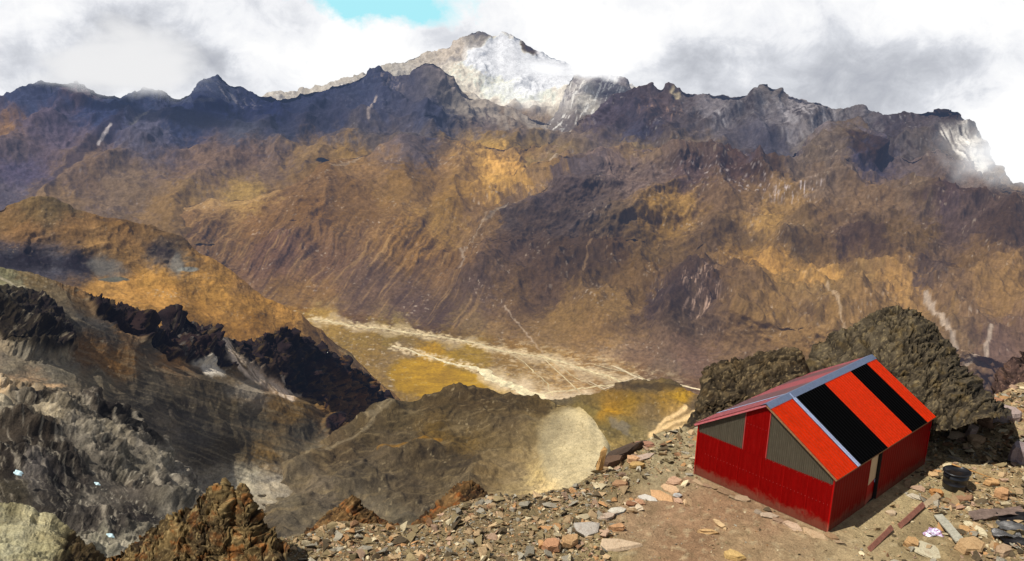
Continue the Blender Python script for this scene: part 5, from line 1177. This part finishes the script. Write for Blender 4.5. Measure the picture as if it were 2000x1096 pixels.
# bent metal sheets at lower right
M_sheet = simple_mat('dull_metal_sheet', (.28, .27, .26), .5, .35, 6, .3, .4, .5)
def bent(label, px_, py_, w_, d_, az, tilt, roll, amp, mat, seed, dz=.1):
    r = random.Random(seed); bm = bmesh.new(); nx_, ny_ = 26, 8; G = []
    for i in range(nx_+1):
        for j in range(ny_+1):
            u_, v_ = i/nx_-.5, j/ny_-.5
            G.append(bm.verts.new((u_*w_*(1+.05*math.sin(j*2.1+seed)), v_*d_*(1+.08*math.sin(i*.9+seed)), amp*math.sin(u_*7+seed+v_*2)+amp*.4*math.sin(v_*9+u_*5))))
    for i in range(nx_):
        for j in range(ny_): k = i*(ny_+1)+j; bm.faces.new((G[k], G[k+ny_+1], G[k+ny_+2], G[k+1]))
    bmesh.ops.solidify(bm, geom=bm.faces[:], thickness=.012)
    o = bm_obj('metal_sheet', bm, mat, smooth=True); o.location = gp(px_, py_, dz); o.rotation_mode = 'QUATERNION'
    o.rotation_quaternion = Quaternion((0, 0, 1), math.radians(az)) @ Quaternion((0, 1, 0), math.radians(roll)) @ Quaternion((1, 0, 0), math.radians(tilt)); return tag(o, label, 'metal sheet')
M_shk = simple_mat('dark_metal_sheet', (.03, .027, .028), .5, .4, 6, .3, .4, .3); M_shp = simple_mat('pink_grey_sheet', srgb(180, 155, 140, .7), .6, .3, 6, .3)
bent('long bent pinkish grey sheet lying over the rubble at the right edge', 1945, 1016, 2.0, .35, 8, 22, -4, .05, M_shp, 2, .28)
bent('dark bent metal sheet beneath the long pinkish one at the right edge', 1980, 1022, 1.2, .5, 4, 32, 0, .06, M_shk, 5, .14)
bent('small grey corrugated sheet, uppermost of the pile at the bottom right', 1972, 1043, .9, .35, -4, 20, 2, .045, M_sheet, 7, .3)
bent('small pale corrugated sheet in the middle of the pile at the bottom right', 1965, 1052, .95, .32, -8, 14, 3, .045, M_sheet, 9, .2)
bent('small dark sheet lowest in the pile at the bottom right', 1985, 1062, 1.0, .4, -4, 10, 0, .05, M_shk, 12, .1)
# patches of old snow among the rocks at lower left
M_snow = simple_mat('old_snow', (.62, .82, .86), .5, .15, .8, .2, .4)
for (px_, py_, d_, w_, lb) in ((337,1001,208,2.6,'small bright patch of old snow above the left outcrop'),(36,924,196,1.9,'small patch of old snow among black rocks at the left edge'),(216,1046,168,1.4,'tiny patch of old snow low among the dark rocks'),(190,945,192,1.2,'tiny speck of old snow between rocks in the middle of the slope')):
    X_, Y_, Z_ = at(px_, py_, d_-9); bm = bmesh.new(); r = random.Random(px_)
    bmesh.ops.create_icosphere(bm, subdivisions=3, radius=1.)
    for v_ in bm.verts: v_.co = Vector((v_.co.x*w_*(1+.25*math.sin(v_.co.y*4+px_)), v_.co.y*w_*.6, v_.co.z*w_*.28+.12*math.sin(v_.co.x*6)))*.5
    o = bm_obj('snow_patch', bm, M_snow, smooth=True); o.location = (float(X_), float(Y_), float(Z_)); o.rotation_euler = (math.radians(25), math.radians(24), 0); tag(o, lb, 'snow patch')

# ------------------------------------------------------------------ clouds that lie against the mountains
def cloud(label, px_, py_, dist_, rx, ry, rz, seed, dens=.02, bright=.97, soft=.45):
    X_, Y_, Z_ = at(px_, py_, dist_)
    bm = bmesh.new(); bmesh.ops.create_icosphere(bm, subdivisions=4, radius=1.)
    r = random.Random(seed); ph = [r.uniform(0, 6) for _ in range(6)]
    for v_ in bm.verts:
        c = v_.co.copy(); k = 1+.08*math.sin(c.x*4+ph[0])+.08*math.sin(c.z*5+ph[1])+.05*math.sin(c.y*7+ph[2]+c.x*3); v_.co = c*k
    m, t_, N, L = nt('cloud_vapour')
    tc = N.new('ShaderNodeTexCoord'); ln = N.new('ShaderNodeVectorMath'); ln.operation = 'LENGTH'; L.new(tc.outputs['Object'], ln.inputs[0])
    mp = N.new('ShaderNodeMapping'); mp.inputs['Location'].default_value = (seed, seed*.7, 0); L.new(tc.outputs['Object'], mp.inputs[0])
    nn = noise(N, L, mp.outputs[0], 1.7, 5, .62)
    v1_ = M_(N, L, 'SUBTRACT', 1.-soft*.35, ln.outputs['Value'])
    v2_ = M_(N, L, 'MULTIPLY_ADD', M_(N, L, 'SUBTRACT', nn, .5), 1.7, v1_)
    f_ = M_(N, L, 'MULTIPLY', v2_, 1/soft, clamp=True); f_ = M_(N, L, 'MULTIPLY', f_, f_)
    dn = M_(N, L, 'MULTIPLY', f_, dens)
    ab = N.new('ShaderNodeVolumeAbsorption'); ab.inputs[0].default_value = (0, 0, 0, 1); L.new(dn, ab.inputs['Density'])
    em = N.new('ShaderNodeEmission'); em.inputs[0].default_value = (bright, bright, bright*1.01, 1); L.new(dn, em.inputs[1])  # clouds glow by themselves in place of scattered sunlight
    ad = N.new('ShaderNodeAddShader'); L.new(ab.outputs[0], ad.inputs[0]); L.new(em.outputs[0], ad.inputs[1])
    ou = N.new('ShaderNodeOutputMaterial'); L.new(ad.outputs[0], ou.inputs['Volume'])
    o = bm_obj('cloud', bm, m, smooth=True); o.location = (float(X_), float(Y_), float(Z_)); o.scale = (rx, ry, rz); tag(o, label, 'cloud'); return o
cloud('bright white cloud bank spilling over the ridge at the right edge', 2025, 262, 4250, 520, 300, 400, 3, .022, 1.02, .75)
cloud('small white puff of cloud resting on the snowfield right of the summit', 1165, 128, 6450, 330, 200, 165, 8, .05, 1.1, .6)
cloud('grey white cloud tongue hanging over the left mountain ridge', 240, 118, 5500, 640, 260, 300, 5, .03, .86, .6)

cloud('thin added veil of mist whitening the snowy slope below the summit', 1020, 205, 6600, 480, 200, 120, 12, .0022, .8, .8)  # put over the slope so the snow looks whiter

cloud('added glowing white mist that brightens the snowfield below the summit', 1060, 132, 6900, 430, 220, 130, 21, .016, 1.15, .8)  # glowing volume added to whiten the snow

cloud('faint bluish mist drifting across the face of the left mountain ridge', 470, 250, 4700, 1150, 150, 190, 31, .0011, .46, 1.)

# ------------------------------------------------------------------ light
SUN_AZ, SUN_EL = -117., 57.                    # degrees: azimuth clockwise from straight ahead (+Y), elevation
sd = bpy.data.lights.new('sun', 'SUN'); sd.energy = 4.9; sd.angle = math.radians(.6); sd.color = (1, .955, .88)
so = bpy.data.objects.new('sun', sd); COL.objects.link(so)
v = Vector((math.sin(math.radians(SUN_AZ))*math.cos(math.radians(SUN_EL)), math.cos(math.radians(SUN_AZ))*math.cos(math.radians(SUN_EL)), math.sin(math.radians(SUN_EL))))
so.rotation_euler = v.to_track_quat('Z', 'Y').to_euler(); so.location = v*100

W = bpy.data.worlds.new('World'); S.world = W; W.use_nodes = True
t = W.node_tree; t.nodes.clear(); N, L = t.nodes, t.links
sky = N.new('ShaderNodeTexSky'); sky.sky_type = 'NISHITA'; sky.sun_disc = False
sky.sun_elevation = math.radians(SUN_EL); sky.sun_rotation = math.radians(SUN_AZ); sky.altitude = 5000
tc = N.new('ShaderNodeTexCoord'); sx = N.new('ShaderNodeSeparateXYZ'); L.new(tc.outputs['Generated'], sx.inputs[0])
yy = M_(N, L, 'MAXIMUM', sx.outputs['Y'], .08)
hx = M_(N, L, 'DIVIDE', sx.outputs['X'], yy); hz = M_(N, L, 'DIVIDE', sx.outputs['Z'], yy)
def tp(px, py):
    X, Y, Z = ray(px, py); return float(X/Y), float(Z/Y)
cmb = N.new('ShaderNodeCombineXYZ'); L.new(hx, cmb.inputs[0]); L.new(hz, cmb.inputs[1])
def wn(sc, det, ro, sx_=1., sy_=1., off=0., dist=0.):
    mp = N.new('ShaderNodeMapping'); mp.inputs['Scale'].default_value = (sx_, sy_, 1); mp.inputs['Location'].default_value = (off, off*.7, off*.3)
    L.new(cmb.outputs[0], mp.inputs[0]); n = N.new('ShaderNodeTexNoise'); L.new(mp.outputs[0], n.inputs['Vector'])
    n.inputs['Scale'].default_value = sc; n.inputs['Detail'].default_value = det; n.inputs['Roughness'].default_value = ro; n.inputs['Distortion'].default_value = dist
    return n
nw = wn(9, 6, .62, 1, 1.3, 3.1)
sw = N.new('ShaderNodeSeparateXYZ'); L.new(nw.outputs['Color'], sw.inputs[0])
wx = M_(N, L, 'ADD', hx, M_(N, L, 'MULTIPLY', M_(N, L, 'SUBTRACT', sw.outputs[0], .5), .16))
wy = M_(N, L, 'ADD', hz, M_(N, L, 'MULTIPLY', M_(N, L, 'SUBTRACT', sw.outputs[1], .5), .11))
def blob(px, py, rx, ry, amp, p=1.):
    x0, y0 = tp(px, py)
    a = M_(N, L, 'DIVIDE', M_(N, L, 'SUBTRACT', wx, x0), rx/FOC); b = M_(N, L, 'DIVIDE', M_(N, L, 'SUBTRACT', wy, y0), ry/FOC)
    q = M_(N, L, 'MULTIPLY_ADD', b, b, M_(N, L, 'MULTIPLY', a, a))
    return M_(N, L, 'MULTIPLY', M_(N, L, 'EXPONENT', M_(N, L, 'MULTIPLY', q, -p)), amp)
acc = None
for b in ((60,60,130,90,.03),(300,110,130,70,-.17),(250,50,90,45,-.16),(410,130,60,45,-.12),(110,140,110,50,-.10),(680,110,150,60,.2),(480,110,60,40,.06),(350,60,60,50,.06),(480,60,80,60,.04),(930,60,110,50,-.12),(1180,60,210,70,.22),(1190,125,60,26,.2),
          (1560,170,230,70,-.15),(1800,120,210,70,-.15),(1320,130,120,50,-.16),(1880,20,170,60,.15),(1980,250,60,90,.25),(1600,20,200,40,.02),(1700,210,120,40,-.08),(370,20,80,50,.02),(560,70,80,40,-.06)):
    q = blob(*b); acc = q if acc is None else M_(N, L, 'ADD', acc, q)
nb = wn(7.5, 8, .62, 1, 1.4, 7.7, .8); nf = wn(24, 6, .66, 1, 1.1, 1.3, .5)
br = M_(N, L, 'ADD', acc, M_(N, L, 'MULTIPLY_ADD', nb.outputs['Fac'], .42, M_(N, L, 'MULTIPLY_ADD', nf.outputs['Fac'], .30, .475)))
cr = N.new('ShaderNodeValToRGB'); L.new(br, cr.inputs[0]); e = cr.color_ramp.elements
while len(e) < 5: e.new(.5)
for k, (p, c) in enumerate(((.52, (.40,.42,.48)), (.64, (.54,.56,.61)), (.74, (.70,.72,.77)), (.82, (.90,.91,.94)), (.92, (1.02,1.02,1.02)))):
    e[k].position = p; e[k].color = (*c, 1)
# a gap of clear sky high in the middle
gap = blob(735, -22, 150, 62, 1.3, 1.); gap2 = blob(985, -8, 40, 26, .4)
g = M_(N, L, 'ADD', gap, gap2); g = M_(N, L, 'ADD', g, M_(N, L, 'MULTIPLY_ADD', nf.outputs['Fac'], .5, -.25))
gr = ramp(N, L, g, [(.30, 0.), (.66, 1.)])
bl = mixc(N, L, 'MIX', ramp(N, L, hz, [(.055, 0.), (.075, 1.)]), (.42, .86, .95), (.14, .66, .90))
c1 = mixc(N, L, 'MIX', gr, cr.outputs[0], bl)
# clouds fill the view ahead near the horizon; overhead and behind is the open sky
el = ramp(N, L, sx.outputs['Z'], [(.10, 1.), (.3, 0.)])
fr = ramp(N, L, sx.outputs['Y'], [(.15, 0.), (.5, 1.)])
cov = M_(N, L, 'MULTIPLY', el, fr)
bgc = N.new('ShaderNodeBackground'); L.new(c1, bgc.inputs[0]); bgc.inputs[1].default_value = 1.
bgs = N.new('ShaderNodeBackground'); L.new(mixc(N, L, 'MIX', .5, sky.outputs[0], (2.9, 2.75, 2.5)), bgs.inputs[0]); bgs.inputs[1].default_value = .13
mx = N.new('ShaderNodeMixShader'); L.new(cov, mx.inputs[0]); L.new(bgs.outputs[0], mx.inputs[1]); L.new(bgc.outputs[0], mx.inputs[2])
ow = N.new('ShaderNodeOutputWorld'); L.new(mx.outputs[0], ow.inputs[0])

S.view_settings.view_transform = 'Standard'; S.view_settings.look = 'None'; S.view_settings.exposure = 0; S.view_settings.gamma = 1
S.cycles.volume_step_rate = 1.; S.cycles.volume_max_steps = 96; S.cycles.max_bounces = 5; S.cycles.diffuse_bounces = 2; S.cycles.volume_bounces = 0; S.cycles.transparent_max_bounces = 12
S.cycles.use_denoising = True
